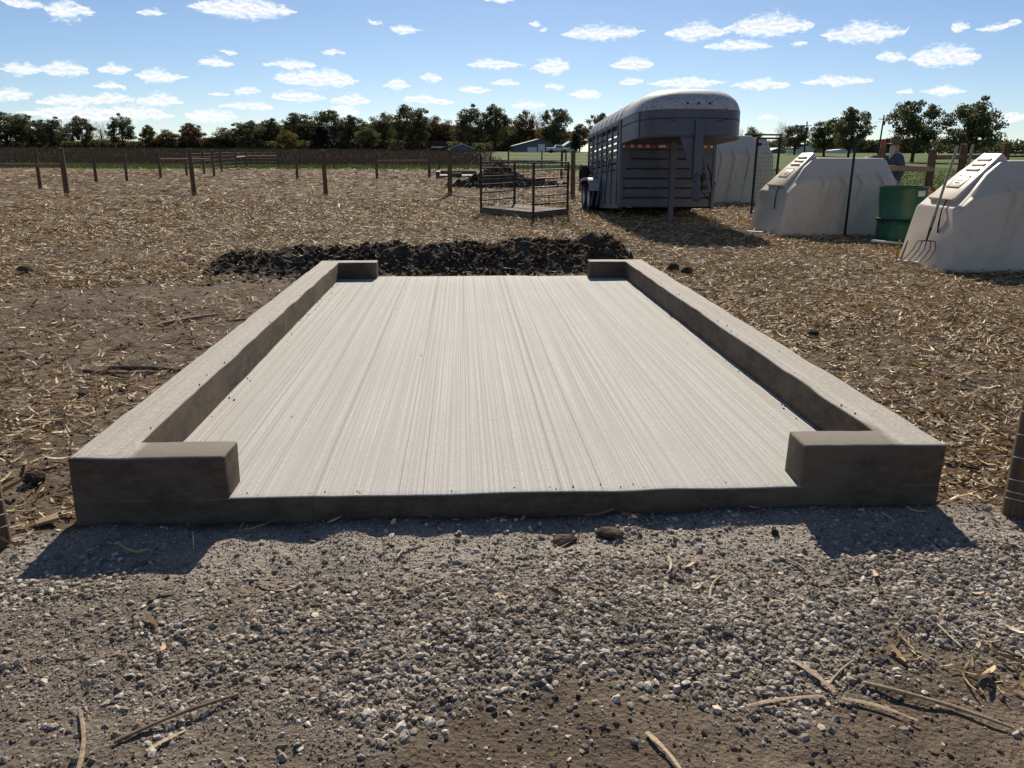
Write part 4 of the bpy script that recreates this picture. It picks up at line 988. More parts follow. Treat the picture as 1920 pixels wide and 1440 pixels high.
for i in range(6):
    for j in range(16): m.f.append((i*16+j,i*16+(j+1)%16,(i+1)*16+(j+1)%16,(i+1)*16+j))
m.build('feed',MT['feed'],tb)
# pitchfork
fr=empty('pitchfork',(0,0,0),label='old pitchfork with a grey handle leaning on the nearest hutch',cat='pitchfork')
T0=Vector((6.05,7.5,.42)); T1=Vector((6.46,7.8,1.60)); dv=(T1-T0).normalized()
MB().tube([T0+dv*.12,T0.lerp(T1,.5)+Vector((-.01,-.01,0)),T1],[.019,.018,.019],10).build('handle',MT['handle'],fr,smooth=True)
MB().tube([T0-dv*.05,T0+dv*.1,T0+dv*.28],[.012,.019,.022],8).build('socket',MT['rust'],fr,smooth=True)
for k,s_ in enumerate((-.12,-.06,0,.06,.12)):
    c=T0-dv*.05; lat=Vector((.92,-.3,0)).normalized()
    pts=[c+Vector((0,0,-.005)),c+lat*s_*.9+Vector((0,0,-.02)),c+lat*s_*1.15+dv*-.12+Vector((-.01,-.03,-.01)),c+lat*s_*1.25+dv*-.26+Vector((-.06,-.02,.0)),c+lat*s_*1.25+dv*-.36+Vector((-.10,.0,.03))]
    MB().tube(pts,[.007,.0075,.007,.006,.003],6).build('tine',MT['rust'],fr,smooth=True)
o=MB().tube([(5.99,8.1,gz(6,8.1)-.05),(5.995,8.1,.16),(6.0,8.1,.31)],[.014,.016,.014],6).build('wooden_stake',MT['stake'],smooth=True); tag(o,'short yellow wooden stake in the straw left of the pitchfork','stake')
# dark steel T-post against the middle hutch
tp=MB(); tx,ty=6.93,11.72
tp.box((tx,ty,.84),(.045,.008,1.9)); tp.box((tx,ty+.02,.84),(.008,.036,1.9))
o=tp.build('steel_tee_post',MT['blacksteel'],fix=False)
tag(o,'thin dark steel post standing before the middle hutch','fence post')
for (a,b_,lab,r) in (((7.02,10.62,.02),(7.2,11.1,.36),'thin rod leaning left of the green drum',.009),((7.1,10.55,.02),(7.22,10.98,.27),'shorter rod leaning against the green drum base',.011)):
    o=MB().tube([a,b_],r,6).build('steel_rod',MT['rust'],smooth=True); tag(o,lab,'rod')
o=MB().tube([(6.8,10.45,.05),(7.0,10.3,.04),(7.2,10.15,.03)],.022,8).build('plastic_pipe',MT['white'],smooth=True); tag(o,'white pipe on the ground before the green drum','pipe')
o=MB().tube([(5.95,8.0,.03),(6.12,7.75,.025)],.02,8).build('plastic_pipe',MT['white'],smooth=True); tag(o,'short white pipe under the pitchfork tines','pipe')
o=MB().tube([(5.25,12.3,.03),(5.5,12.1,.03)],.02,8).build('plastic_pipe',MT['white'],smooth=True); tag(o,'white pipe in the straw left of the middle hutch','pipe')
for k,(a,b_) in enumerate((((6.28,7.5,.0),(6.45,7.45,.2)),((6.32,7.42,.0),(6.56,7.42,.2)),((6.02,8.05,.02),(6.12,8.1,.3)))):
    o=MB().tube([a,((a[0]+b_[0])/2-.01,a[1],(a[2]+b_[2])/2+.02),b_],[.012,.012,.008],6).build('bent_stick',MT['stalkdark'],smooth=True)
    tag(o,('lower bent brown stick at the foot of the nearest hutch','upper bent brown stick at the foot of the nearest hutch','upright brown stick left of the pitchfork tines')[k],'stick')

# mesh gate by the hutches
gt=empty('mesh_gate',(6.75,16.3,gz(6.8,16.3)),(0,0,rad(8)),'tall black-framed wire mesh gate behind the middle hutch','gate')
for x in (.0,.58): MB().box((x,0,.92),(.045,.045,1.84)).build('frame_upright',MT['blacksteel'],gt,bevel=.004)
MB().box((.29,0,1.82),(.535,.04,.04)).build('frame_rail',MT['blacksteel'],gt); MB().box((.29,0,.1),(.535,.04,.04)).build('frame_rail',MT['blacksteel'],gt)
MB().tube([(-.32,.02,1.90),(.62,-.02,1.90)],.02,8).build('top_bar',MT['blacksteel'],gt,smooth=True)
m=MB()
for x in np.arange(.06,.56,.055): m.tube([(x,0,.12),(x,0,1.8)],.003,4,False)
for z in np.arange(.18,1.8,.10): m.tube([(.02,0,z),(.56,0,z)],.003,4,False)
tag(m.build('wire_mesh',MT['darkwire'],gt,fix=False),kind='stuff')
MB().box((.05,-.03,1.68),(.10,.02,.07)).build('latch',MT['blacksteel'],gt)

# right paddock fence with rails, wire and leaning post
rf=empty('paddock_fence',(0,0,0),label='wooden post and rail fence with wire behind the green drum',cat='fence')
for x,y,h,r in ((8.62,14.0,1.62,.07),(9.75,14.0,1.60,.085),(10.42,14.02,1.70,.075),(11.35,14.0,1.72,.075)): ppart(rf,x,y,h,r,int(x*3)%7+50)
MB().tube([(8.62,13.9,1.20),(9.75,13.93,1.18)],[.062,.055],10).build('rail',MT['paleplank'],rf,smooth=True)
MB().tube([(9.8,13.98,1.42),(11.3,13.98,1.44)],[.05,.05],10).build('rail',MT['rail'],rf,smooth=True)
for i,(a,b_) in enumerate((((8.62,13.88,0),(9.75,13.88,0)),((9.75,13.88,0),(10.42,13.9,0)),((10.42,13.9,0),(11.35,13.88,0)),((11.35,13.88,0),(13.2,13.88,0)))):
    wires(a,b_,[.15,.3,.45,.6,.75,.9,1.05,1.2],.0035,.15,.003).build('wire_panel',MT['darkwire'],rf,fix=False)
o=MB().tube([(10.05,13.4,gz(10,13.4)),(10.44,13.75,1.68)],[.035,.03],8).build('leaning_pole',MT['handle'],smooth=True); tag(o,'grey pole leaning on the fence above the nearest hutch','pole')
hr=empty('hay_rack',(11.55,14.3,gz(11,14)),label='dark metal rack behind the nearest hutch at right edge',cat='rack')
MB().tube([(0,0,1.60),(1.6,0,1.60)],.014,6).build('bar',MT['blacksteel'],hr,smooth=True); MB().tube([(0,0,1.46),(1.6,0,1.46)],.02,6).build('bar',MT['blacksteel'],hr,smooth=True)
for k in range(9): MB().tube([(.05+.17*k,0,1.46),(.05+.17*k,0,1.60)],.008,5).build('rung',MT['blacksteel'],hr,smooth=True)
for x in (.05,1.5): MB().tube([(x,0,0),(x,0,1.46)],.022,6).build('leg',MT['blacksteel'],hr,smooth=True)
mk=empty('marker_post',(16.2,28.6,gz(16,28)),label='pale marker post with red top beyond the paddock fence',cat='marker post')
MB().tube([(0,0,0),(0,0,1.75)],.09,12).build('post',MT['white'],mk,smooth=True); MB().tube([(0,0,1.75),(0,0,2.05)],.093,12).build('cap_band',MT['red'],mk,smooth=True)

# ------------------------------------------------------------------ livestock cage on a pallet
A=Vector((.22,16.93,0)); B_=Vector((1.36,15.28,0)); C_=Vector((2.29,16.50,0)); D_=Vector((1.12,18.2,0))
cg=empty('stock_cage',(0,0,0),label='rusty steel stock cage with wire mesh on a wooden pallet',cat='cage')
ZB_=.17; HT_=1.27
for p,t in ((A,1.42),(B_,1.27),(C_,1.27),(D_,1.30)): MB().bar(p+Vector((0,0,.03)),p+Vector((0,0,t)),.055,.055).build('corner_post',MT['darksteel'],cg)
for p,q in ((A,B_),(B_,C_),(C_,D_),(D_,A)):
    MB().bar(p+Vector((0,0,.10)),q+Vector((0,0,.10)),.05,.10).build('base_beam',MT['pallet'],cg)
    MB().bar(p+Vector((0,0,HT_-.02)),q+Vector((0,0,HT_-.02)),.035,.035).build('top_rail',MT['darksteel'],cg)
nP=9
for k in range(nP):
    t0=(k+.04)/nP; t1=(k+.96)/nP; q=[A.lerp(D_,t0),B_.lerp(C_,t0),B_.lerp(C_,t1),A.lerp(D_,t1)]
    m=MB(); m.v=[tuple(p+Vector((0,0,.158))) for p in q]+[tuple(p+Vector((0,0,.182))) for p in q]
    m.f=[(3,2,1,0),(4,5,6,7),(0,1,5,4),(1,2,6,5),(2,3,7,6),(3,0,4,7)]; m.build('floor_plank',MT['pallet'],cg)
for p,q in ((D_,A),(B_,C_)):
    for k in range(5):
        z=.34+.19*k; MB().tube([p+Vector((0,0,z)),q+Vector((0,0,z))],.017,7).build('bar',MT['darksteel'],cg,smooth=True)
for k in range(8):
    t=(k+.6)/8.5; MB().tube([A.lerp(D_,t)+Vector((0,0,HT_+.012)),B_.lerp(C_,t)+Vector((0,0,HT_+.012))] if False else [A.lerp(B_,t)+Vector((0,0,HT_+.014)),D_.lerp(C_,t)+Vector((0,0,HT_+.014))],.013,6).build('top_bar',MT['darksteel'],cg,smooth=True)
for p,q in ((A,B_),(D_,C_),(B_,C_),(D_,A)):
    wires(tuple(p),tuple(q),[.25,.4,.55,.7,.85,1.0,1.15,1.24],.003,.17,.003).build('wire_mesh',MT['darkwire'],cg,fix=False)
for q in cg.children:
    if q.name.startswith('wire_mesh'): q['kind']='stuff'

# ------------------------------------------------------------------ small slab far behind
sp_=empty('small_slab',(0,0,0),label='small pale concrete slab with raised edge behind the heap',cat='concrete slab')
MB().box((-.55,44.2,.09),(2.3,2.6,.22)).build('slab',MT['broom'],sp_,bevel=.02); MB().box((-1.6,44.2,.30),(.22,2.6,.2)).build('curb',MT['curbcon'],sp_,bevel=.02)
MB().box((-.55,42.95,.27),(.0+.6,.2,.14)).build('curb',MT['curbcon'],sp_,bevel=.02)
MB().box((-.55,45.6,.30),(2.3,.22,.2)).build('curb',MT['curbcon'],sp_,bevel=.02)

# ------------------------------------------------------------------ person behind the paddock fence
def skin_body(name, verts, edges, radii, mat, parent, root=0, sub=2):
    me=bpy.data.meshes.new(name); me.from_pydata(verts,edges,[])
    o=bpy.data.objects.new(name,me); COL.objects.link(o); o.parent=parent
    sk=o.modifiers.new('skin','SKIN'); o.modifiers.new('sub','SUBSURF').levels=sub; o.modifiers['sub'].render_levels=sub
    for i,r in enumerate(radii):
        d=me.skin_vertices[0].data[i]; d.radius=(r,r) if not isinstance(r,tuple) else r; d.use_root=(i==root)
    dg=bpy.context.evaluated_depsgraph_get(); dg.update()
    ev=o.evaluated_get(dg); m2=bpy.data.meshes.new_from_object(ev); o.modifiers.clear(); o.data=m2
    m2.shade_smooth(); m2.materials.clear(); m2.materials.append(mat); return o
pe=empty('person',(9.22,14.5,gz(9.2,14.5)),(0,0,0),'person in cap and blue work shirt reaching along the fence','person')
# faces left (-x), left arm hanging, right arm stretched out to the post
V_=[(0,0,.98),(0,0,1.12),(.0,0,1.30),(-.02,0,1.44),(-.03,0,1.53),(-.05,0,1.62),(-.055,0,1.72),
    (-.01,-.19,1.40),(.05,-.24,1.16),(-.04,-.24,.95),(-.07,-.235,.86),
    (-.04,.18,1.41),(-.27,.16,1.38),(-.47,.05,1.42),(-.57,.02,1.43),
    (0,-.09,.90),(-.02,-.10,.50),(.03,-.10,.09),(-.12,-.11,.04),(0,.09,.90),(-.01,.10,.50),(.04,.10,.09),(-.11,.11,.04)]
E_=[(0,1),(1,2),(2,3),(3,4),(4,5),(5,6),(3,7),(7,8),(8,9),(9,10),(3,11),(11,12),(12,13),(13,14),(0,15),(15,16),(16,17),(17,18),(0,19),(19,20),(20,21),(21,22)]
R_=[.17,.165,(.185,.155),.14,.062,.088,.085,.09,.068,.05,.034,.09,.066,.05,.034,.11,.085,.062,.045,.11,.085,.062,.045]
body=skin_body('body',V_,E_,R_,MT['skin'],pe)
body.data.materials.append(MT['denim']); body.data.materials.append(MT['trousers'])
for p in body.data.polygons:
    c=p.center
    hand=(c.x<-.50 and c.z>1.3) or (c.y<-.15 and c.z<.93)
    p.material_index = 0 if (hand or c.z>1.50) else (1 if c.z>.97 or c.y<-.17 else 2)
for yy in (-.10,.10): _o=MB().lathe([(0,.0),(.055,.0),(.06,.05),(.05,.10),(0,.11)],12).build('boot',MT['rubber'],pe,smooth=True); _o.location=(-.03,yy,0); _o.scale=(1.9,1,1)
_o=MB().lathe([(.0,.14),(.06,.13),(.10,.08),(.112,.0),(.108,-.02)],16).build('cap',MT['cap'],pe,smooth=True); _o.location=(-.05,0,1.735)
m=MB(); 
for k in range(9):
    a=math.pi/2+math.pi*k/8; m.v+=[(.11*math.cos(a),.10*math.sin(a),0),(.11*math.cos(a)-.10*abs(math.cos(a)),.105*math.sin(a),-.02)]
m.f=[(2*i,2*i+2,2*i+3,2*i+1) for i in range(8)]; _o=m.build('cap_peak',MT['cap'],pe,smooth=True,fix=False); _o.location=(-.05,0,1.725)
m=MB().lathe([(.0,.12),(.05,.10),(.075,.04),(.08,-.03),(.06,-.12),(.03,-.22),(.0,-.27)],14); _o=m.build('beard',MT['beard'],pe,smooth=True); _o.location=(-.10,0,1.585); _o.scale=(.75,1,1)
_o=MB().lathe([(.0,.03),(.012,.02),(.018,-.02),(0,-.03)],8).build('nose',MT['skin'],pe,smooth=True); _o.location=(-.145,0,1.665)
for s_,(hx,hy,hz) in ((1,(-.60,.02,1.43)),(-1,(-.08,-.235,.82))):
    for k in range(4):
        dy=(-.03+.02*k)
        pts=[(hx,hy+dy,hz),(hx-.05,hy+dy,hz-.005-.002*k),(hx-.075,hy+dy,hz-.03)] if s_>0 else [(hx,hy+dy,hz),(hx-.01,hy+dy,hz-.05),(hx-.0,hy+dy,hz-.085)]
        MB().tube(pts,[.011,.010,.008],6).build('finger',MT['skin'],body,smooth=True)
    MB().tube([(hx+.03,hy-.03,hz),(hx,hy-.06,hz-.01),(hx-.03,hy-.065,hz-.02)],[.012,.011,.009],6).build('thumb',MT['skin'],body,smooth=True)
for yy in (-.078,.078): _o=MB().lathe([(.0,.03),(.02,.02),(.022,-.01),(0,-.03)],8).build('ear',MT['skin'],body,smooth=True); _o.location=(-.045,yy,1.655)

# ------------------------------------------------------------------ far buildings
def gable(name, x0, x1, y0, y1, ze, zr, apex, wall, roofm, label, ov=.4, doors=(), wins=()):
    g=min(gz(x0,y0),gz(x1,y0))-.1; r=empty(name,((x0+x1)/2,y0,g),label=label,cat='building')
    cx=(x0+x1)/2; a=x0-cx; b_=x1-cx; ap=a+(b_-a)*apex; d=y1-y0; ze-=g; zr-=g
    MB().prism([(a,0),(b_,0),(b_,ze),(ap,zr-.06),(a,ze)],'y',0,d).build('wall',wall,r)
    sl=(zr-ze)/(ap-a); sr=(zr-ze)/(b_-ap)
    for (xa,za,xb,zb) in ((a-ov,ze-sl*ov,ap,zr),(ap,zr,b_+ov,ze-sr*ov)):
        MB().prism([(xa,za),(xb,zb),(xb,zb+.14),(xa,za+.14)],'y',-ov,d+ov).build('roof',roofm,r)
    for (xc,w,h) in doors: MB().box((xc-cx,-.03,h/2),(w,.06,h)).build('door',MT['whiteroof'],r)
    for (xc,zc,w,h) in wins:
        f=MB().box((xc-cx,-.02,zc),(w,.05,h)).build('window',MT['white'],r); MB().box((xc-cx,-.05,zc),(w*.8,.02,h*.8)).build('pane',MT['glass'],f)
    return r
YB=192
gable('machine_barn',12.2,21.8,YB,YB+14,2.75,4.25,.60,MT['barnwall'],MT['barnroof'],'low blue-grey metal barn at the edge of the trees',.5,((18.4,1.6,1.9),(16.2,2.2,1.2)))
gable('white_shed',24.2,27.0,YB+2,YB+8,2.9,3.8,.5,MT['barnwall'],MT['whiteroof'],'small shed with a bright roof left of the trailer',.3,((25.6,.9,1.6),))
gable('long_white_barn',-3.2,2.7,YB+4,YB+12,2.1,3.1,.5,MT['barnroof'],MT['whiteroof'],'low barn with a bright white roof in front of the trees',.3)
r=gable('white_house',76.5,80.5,YB-8,YB-2,2.6,3.6,.5,MT['white'],MT['whiteroof'],'small white gabled house among the right-hand trees',.3,(),((78,1.9,.7,.8),))
gable('low_white_shed',92,98,YB+8,YB+12,2.0,2.3,.5,MT['white'],MT['whiteroof'],'long low white shed far right behind the middle hutch',.2)
gable('grey_outbuilding',69.5,73,YB-10,YB-4,1.9,2.4,.5,MT['barnroof'],MT['whiteroof'],'low pale outbuilding left of the white house',.2)
# curved-roof shelter
g=gz(-5.5,YB-6)-.1; ar=empty('arched_shelter',(-5.9,YB-6,g),label='dark arched-roof shelter left of the white barn roof',cat='building')
m=MB()
for k in range(11):
    a=math.pi*k/10; x=-2.7*math.cos(a); z=1.35-.0+1.25*math.sin(a)**.8
    m.v+=[(x,0,z),(x,5,z)]
m.f=[(2*i,2*i+2,2*i+3,2*i+1) for i in range(10)]+[tuple(2*i for i in range(11))]; m.build('roof',MT['barndark'],ar,fix=False)
MB().box((0,.3,.7),(5.0,.1,.55)).build('wall',MT['barndark'],ar); MB().box((0,.2,1.12),(2.6,.06,.3)).build('door',MT['whiteroof'],ar)
for x in (-2.5,2.5): MB().box((x,.1,.65),(.2,.2,1.4)).build('support',MT['barndark'],ar)
# truck
tk=empty('pickup_truck',(20.6,YB-14,gz(20.6,YB-14)),(0,0,.1),'white pickup truck parked before the blue-grey barn','truck')
MB().prism([(-2.4,.45),(2.4,.45),(2.4,1.0),(1.2,1.08),(.7,1.62),(-.5,1.66),(-.75,1.1),(-2.4,1.1)],'y',-.85,.85).build('body',MT['white'],tk,bevel=.06)
MB().prism([(.95,1.1),(.66,1.55),(-.4,1.58),(-.55,1.1)],'y',-.86,.86).build('window',MT['glass'],tk)
for x in (-1.5,1.55):
    for y in (-.78,.78): _o=MB().lathe([(0,-.11),(.3,-.11),(.36,-.07),(.36,.07),(.3,.11),(0,.11)],18).build('wheel',MT['rubber'],tk,smooth=True); _o.location=(x,y,.36); _o.rotation_euler=(math.pi/2,0,0)
# poles
def upole(x,y,h,lab,tilt=.02):
    u=empty('utility_pole',(x,y,gz(x,y)-.2),(0,tilt,0),lab,'utility pole'); MB().tube([(0,0,0),(0,0,h)],[.17,.11],10).build('pole',MT['bark'],u,smooth=True)
    MB().box((0,0,h-.7),(1.8,.1,.12)).build('crossarm',MT['bark'],u); MB().tube([(.25,0,h-1.7),(.25,0,h-1.0)],.16,10).build('transformer',MT['barnroof'],u,smooth=True)
upole(73.2,140,7.4,'tall utility pole between the two groups of right-hand trees',.03)
upole(64.0,150,6.4,'utility pole rising beside the dark tree behind the middle hutch',0)
o=MB().tube([(64,150,gz(64,150)+5.3),(69,145,gz(69,145)+4.6),(73.1,140,gz(73,140)+6.2)],.02,4,False).build('power_line',MT['blacksteel'],fix=False); tag(o,'sagging power line between the two utility poles','power line')

# ------------------------------------------------------------------ trees
def tree_meshes(seed, h, rad_, leaf_n, leaf_s, kind):
    """trunk with limbs, crown of leaf faces round the limbs; unit height h, crown half width rad_"""
    r=random.Random(seed); g=np.random.default_rng(seed); tb=MB(); ends=[]
    base=.16*h if kind!='c' else .05*h
    tr_=.028*h
    top=Vector((r.uniform(-.05,.05)*h,r.uniform(-.05,.05)*h,h*(.72 if kind!='c' else .96)))
    pts=[Vector((0,0,-.3))]+[Vector((0,0,0)).lerp(top,t)+Vector((r.uniform(-.012,.012)*h,r.uniform(-.012,.012)*h,0)) for t in (.12,.3,.5,.7,.88,1)]
    tb.tube(pts,[tr_*1.35,tr_,tr_*.9,tr_*.7,tr_*.5,tr_*.3,tr_*.1],7)
    nl=26 if kind!='c' else 46
    for i in range(nl):
        t=(.16+.84*(i+.5)/nl); zc=base+(h-base)*t*.92
        a=i*2.4+r.uniform(-.5,.5)
        if kind=='c': rr=rad_*(1-t)*.95+.05*rad_; zz=zc
        else:
            rr=rad_*math.sqrt(max(.04,1-(2*(t*.94)-.92)**2))*r.uniform(.55,1.05); zz=zc+r.uniform(-.04,.06)*h
        s0=Vector((0,0,0)).lerp(top,min(.95,max(.18,(zz/h)*.72-.06 if kind!='c' else zz/h)))
        e_=Vector((math.cos(a)*rr,math.sin(a)*rr,zz)); mid=s0.lerp(e_,.5)+Vector((r.uniform(-.05,.05)*h,r.uniform(-.05,.05)*h,r.uniform(.0,.05)*h))
        w=tr_*.36*(1.15-.7*t)
        tb.tube([s0,mid,e_],[w,w*.6,w*.2],5,False); ends+= [(e_,1.0),(mid.lerp(e_,.55),.8)]
        for q in range(3 if kind!='b' else 9):
            st_=mid.lerp(e_,r.uniform(.0,1)); d=Vector((r.uniform(-1,1),r.uniform(-1,1),r.uniform(-.2,1.0))).normalized()*h*r.uniform(.07,.15); ee=st_+d
            tb.tube([st_,st_.lerp(ee,.5)+Vector((r.uniform(-.01,.01)*h,r.uniform(-.01,.01)*h,0)),ee],[w*.35,w*.22,w*.07],4,False); ends.append((ee,.75))
            if kind=='b':
                for z_ in range(3):
                    e3=ee+Vector((r.uniform(-1,1),r.uniform(-1,1),r.uniform(0,1)))*h*.05; tb.tube([st_.lerp(ee,.6),e3],[w*.16,w*.05],3,False)
    trunk=tb.mesh('trunk',smooth=True,fix=False)
    crown=None
    if leaf_n:
        P=[];per=leaf_n//len(ends)
        for e_,k in ends:
            n_=max(4,int(per*k*r.uniform(.5,1.5))); c=g.normal(0,1,(n_,3)); c/=np.linalg.norm(c,axis=1)[:,None]+1e-6; c*=(g.random((n_,1))**.45)
            sz=h*.098*k*r.uniform(.7,1.35) if kind!='c' else h*.05; c*=np.array([sz*1.15,sz*1.15,sz*.8]); P.append(np.array(e_)+c)
        P=np.concatenate(P); n_=len(P)
        bv=np.array([(-.5,-.28,0),(.1,-.42,.05),(.55,.0,.0),(.1,.4,.07),(-.5,.26,.02)]); bf=np.array([(0,1,2),(0,2,3),(0,3,4)])
        Vv,Ff=scatter(bv,bf,P,rotm(*g.uniform(0,6.28,(3,n_))),leaf_s*g.uniform(.6,1.4,n_))
        crown=np_mesh('crown',Vv,Ff)
    return trunk,crown
def leafmat(name,c0,c1,c2,tr=.36): return islandmat(name,[(0,c0),(.55,c1),(1,c2)],.75,.25,tr,0,.3,.8)
LM={'o':leafmat('dark_oak_leaves',(.058,.066,.029),(.112,.118,.05),(.195,.185,.088)),
    'm':leafmat('olive_leaves',(.08,.08,.033),(.15,.145,.06),(.23,.21,.095)),
    'r':leafmat('rust_leaves',(.10,.06,.033),(.18,.105,.052),(.25,.165,.085)),
    'y':leafmat('yellow_leaves',(.12,.10,.02),(.20,.16,.035),(.28,.23,.06),.3),
    'g':leafmat('yellow_green_leaves',(.06,.068,.018),(.11,.115,.032),(.17,.16,.05),.25),
    'c':leafmat('conifer_needles',(.010,.020,.012),(.018,.032,.018),(.03,.05,.026),.05),'b':None}
TV={}
for kind in 'omc':
    for v_ in range(3 if kind=='o' else 2 if kind=='m' else 1): TV[(kind,v_)]=tree_meshes(100+ord(kind)+v_*7,10.,4.2 if kind=='o' else 3.9 if kind=='m' else 2.4,11000,.25 if kind!='c' else .22,kind)
for v_ in range(2): TV[('b',v_)]=tree_meshes(300+v_,10.,2.9,0,0,'b')
_nt={}
def tree(kind,x,y,ztop,hw,label,cat='tree',group=None,i=0):
    fam={'o':'o','m':'m','r':'m','y':'m','g':'m','c':'c','b':'b'}[kind]; nv=3 if fam=='o' else 2 if fam in 'mb' else 1
    trunk,crown=TV[(fam,i%nv)]; g=gz(x,y)-.15; hh=ztop-g
    hw0={'o':4.55,'m':4.3,'c':2.3,'b':3.2}[fam]
    name={'c':'conifer_tree','b':'bare_tree','o':'oak_tree'}.get(kind,'autumn_tree')
    r=empty(name,(x,y,g),(0,0,i*1.7),label,cat,group); s=hh/10.0; r.scale=(hw/hw0,hw/hw0,s*.985)
    t=link('trunk',trunk,None,r); 
    if len(trunk.materials)==0: trunk.materials.append(MT['greybark'] if fam=='b' else MT['bark'])
    if crown:
        c=link('crown',crown,None,r)
        if len(crown.materials)==0: crown.materials.append(LM['o'])
        c.material_slots[0].link='OBJECT'; c.material_slots[0].material=LM[kind]
    return r
TL=[('o',-120.3,225,10.3,7.2,'broad dark tree clump at the left edge of the treeline'),('o',-112.3,222,8.6,4.8,'dark tree second from the left edge of the treeline'),
('o',-105.8,220,8.3,4.7,'rounded dark tree standing apart, third from the left'),('o',-97.6,218,8.9,3.3,'narrow dark tree with pale sky on both sides at left'),
('b',-99.9,235,8.6,2.9,'bare grey tree between two dark trees at left'),('o',-88.4,220,9.1,3.6,'dark tree right of the bare grey tree at left'),
('y',-82.2,222,7.2,2.5,'yellow-leaved tree in the left part of the treeline'),('m',-79.0,226,6.0,2.9,'low olive tree right of the yellow one'),
('r',-70.9,220,7.7,4.0,'dark tree with rusty right side, left of centre-left'),('o',-57.6,226,8.4,4.5,'dark tree beyond the left corner of the wire fence'),
('g',-52.7,232,9.3,3.6,'tall thin yellow-green tree behind the wire fence'),('y',-45.9,219,6.0,2.9,'low bright yellow tree right of the thin yellow-green one'),
('m',-46.1,236,10.9,5.5,'tall olive tree behind the low yellow tree'),('o',-37.1,232,11.3,4.9,'tall dark tree above the middle bare post'),
('c',-36.5,216,7.2,3.0,'dark cone-shaped tree behind the middle bare post'),('o',-30.4,230,10.0,4.4,'dark tree right of the cone-shaped tree'),
('m',-24.7,216,6.8,3.5,'low olive tree left of the tallest tree'),('m',-22.4,232,10.4,4.2,'rounded olive tree just left of the tallest tree'),
('o',-14.1,224,13.4,5.7,'tallest broad dark oak, centre-left of the treeline'),('r',-6.9,234,9.7,4.7,'brownish tree right of the tallest oak'),
('o',1.8,212,11.3,4.7,'open-crowned oak above the white barn roof'),('o',8.3,214,12.1,4.3,'second open-crowned oak, right of the white barn roof'),
('o',12.3,226,7.4,3.6,'low dark tree left of the blue-grey barn'),('r',17.5,230,11.1,3.6,'rust-coloured tree behind the blue-grey barn'),
('b',22.1,246,13.6,2.8,'bare tree behind the blue-grey barn roof'),('o',25.0,226,11.9,4.5,'large dark tree behind the right end of the blue-grey barn'),
('r',30.7,216,8.0,3.1,'brown-tinted tree beside the trailer rear'),('c',25.6,186,5.5,1.35,'small dark conifer just left of the trailer'),
('o',24.9,150,8.4,2.4,'dark treetop peeking over the trailer roof'),('m',85.5,240,7.9,2.9,'small olive treetop right of the large hutch'),
('b',74.8,190,8.9,1.9,'thin bare tree above the black mesh gate'),('o',70.3,170,7.2,3.6,'dark rounded tree behind the sloping end of the middle hutch'),
('g',67.9,150,7.6,3.5,'yellow-green tree touching the tall dark tree behind the middle hutch'),('o',64.1,132,8.8,3.5,'tall dark tree leaning right above the middle hutch'),
('o',63.9,112,8.7,4.0,'irregular dark oak with gaps, left of the pair at far right'),('o',69.3,108,8.5,4.4,'wide spreading dark oak, rightmost tree'),
('b',61.7,180,6.9,1.6,'faint bare tree just right of the trailer nose'),
('m',-64.5,230,6.6,4.2,'low olive grey tree at centre-left of the treeline'),('m',-75.2,232,5.6,3.4,'low pale olive tree near the yellow-leaved tree'),('r',-1.5,236,8.2,4.0,'dull brown tree between the tallest oak and the open oak')]
for i,t in enumerate(TL): tree(t[0],t[1],t[2],t[3]*(1.09 if t[2]>205 and t[3]<13 else 1),t[4]*(1.08 if t[2]>205 else 1),t[5],'tree','trees along the horizon',i)

# undergrowth and the mass of wood behind
def leaf_mass(name, boxes, n, s, mat, label, cat):
    P=[]
    for (x0,x1,y0,y1,zt,wgt) in boxes:
        k=int(n*wgt); x=RNG.uniform(x0,x1,k); y=RNG.uniform(y0,y1,k)
        top=zt*(.55+.75*fbm(x*.16+3,y*.03+1,3)); z=ground_h(x,y)+top*RNG.random(k)**.8
        P.append(np.stack([x,y,z],-1))
    P=np.concatenate(P); k=len(P)
    bv=np.array([(-.5,-.28,0),(.1,-.42,.05),(.55,.0,.0),(.1,.4,.07),(-.5,.26,.02)]); bf=np.array([(0,1,2),(0,2,3),(0,3,4)])
    V,F=scatter(bv,bf,P,rotm(*RNG.uniform(0,6.28,(3,k))),s*RNG.uniform(.6,1.4,k))
    tag(link(name,np_mesh(name,V,F),mat),label,cat,kind='stuff')
leaf_mass('undergrowth',[(-128,-84,228,238,2.6,.2),(-84,-60,228,240,3.4,.2),(-62,34,236,250,7.4,.75),(-60,30,222,232,2.6,.25)],60000,.5,LM['m'],'dark brush filling in under the treeline','brush')
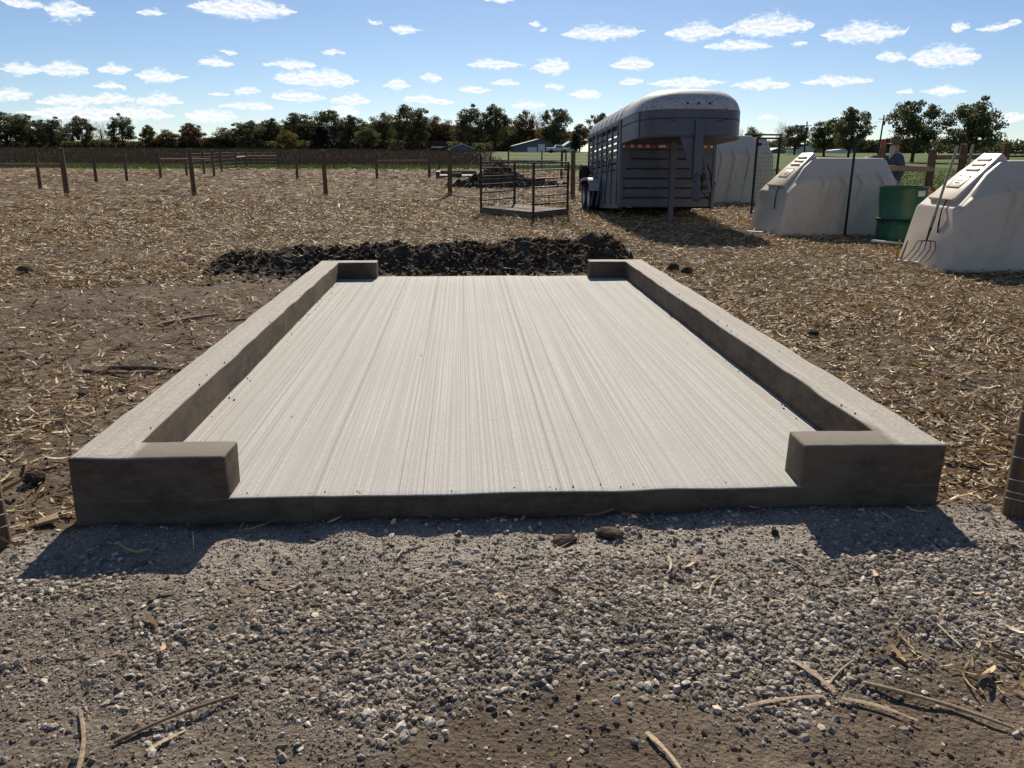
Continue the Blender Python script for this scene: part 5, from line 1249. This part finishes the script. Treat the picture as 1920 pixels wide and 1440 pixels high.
leaf_mass('brown_brush',[(-90,-55,236,246,3.6,.4),(-40,10,240,252,5.6,.6)],16000,.5,LM['m'],'olive brush showing through the treeline','brush')
leaf_mass('distant_wood',[(150,420,560,600,9,.7),(240,300,520,540,7,.3)],16000,1.6,LM['o'],'faint distant wood on the right horizon','wood')
# dry standing crop beyond the grass strip, and grass
def blades(n, box, dens, h0, h1, w, mat, name, label, cat, lean=.35, logy=True):
    x0,x1,y0,y1=box; k=n*3
    y=np.exp(RNG.uniform(np.log(y0),np.log(y1),k)) if logy else RNG.uniform(y0,y1,k); x=RNG.uniform(x0,x1,k)*np.clip(y/y1,.25,1) if logy else RNG.uniform(x0,x1,k)
    q=RNG.random(k)<dens(x,y); x=x[q][:n]; y=y[q][:n]; k=len(x)
    hh=RNG.uniform(h0,h1,k); bv=np.array([(-.5,0,0),(.5,0,0),(.15,.1,1.)]); bf=np.array([(0,1,2)])
    ww=w*np.maximum(1,y/y0)**.7
    V,F=scatter(bv,bf,np.stack([x,y,ground_h(x,y)-.02],-1),rotm(RNG.normal(0,lean,k),RNG.normal(0,lean,k),RNG.uniform(0,6.28,k)),np.stack([ww,ww,hh],-1))
    tag(link(name,np_mesh(name,V,F),mat),label,cat,kind='stuff')
MT['crop']=islandmat('dry_bean_crop',[(0,(.05,.036,.026)),(.6,(.095,.07,.048)),(1,(.15,.115,.075))],.9,.15,.1,0,.3,.3)
MT['grassb']=islandmat('grass_blades',[(0,(.05,.085,.018)),(.6,(.085,.125,.03)),(1,(.16,.17,.06))],.7,.25,.25,0,.3,.3)
blades(70000,(-170,12,80,228),crop_mask,.35,.75,.07,MT['crop'],'standing_crop','dark dry crop standing beyond the grass strip','crop')
blades(24000,(-48,14,64.5,82),lambda x,y: grass_mask(x,y)*(x<14),.12,.38,.05,MT['grassb'],'grass_strip','green grass strip between the field and the dark crop','grass',logy=False)
blades(26000,(7.5,60,14.5,75),lambda x,y: grass_mask(x,y)*(x>y*.32),.05,.16,.03,MT['grassb'],'lawn_grass','green pasture grass beyond the hutches','grass')
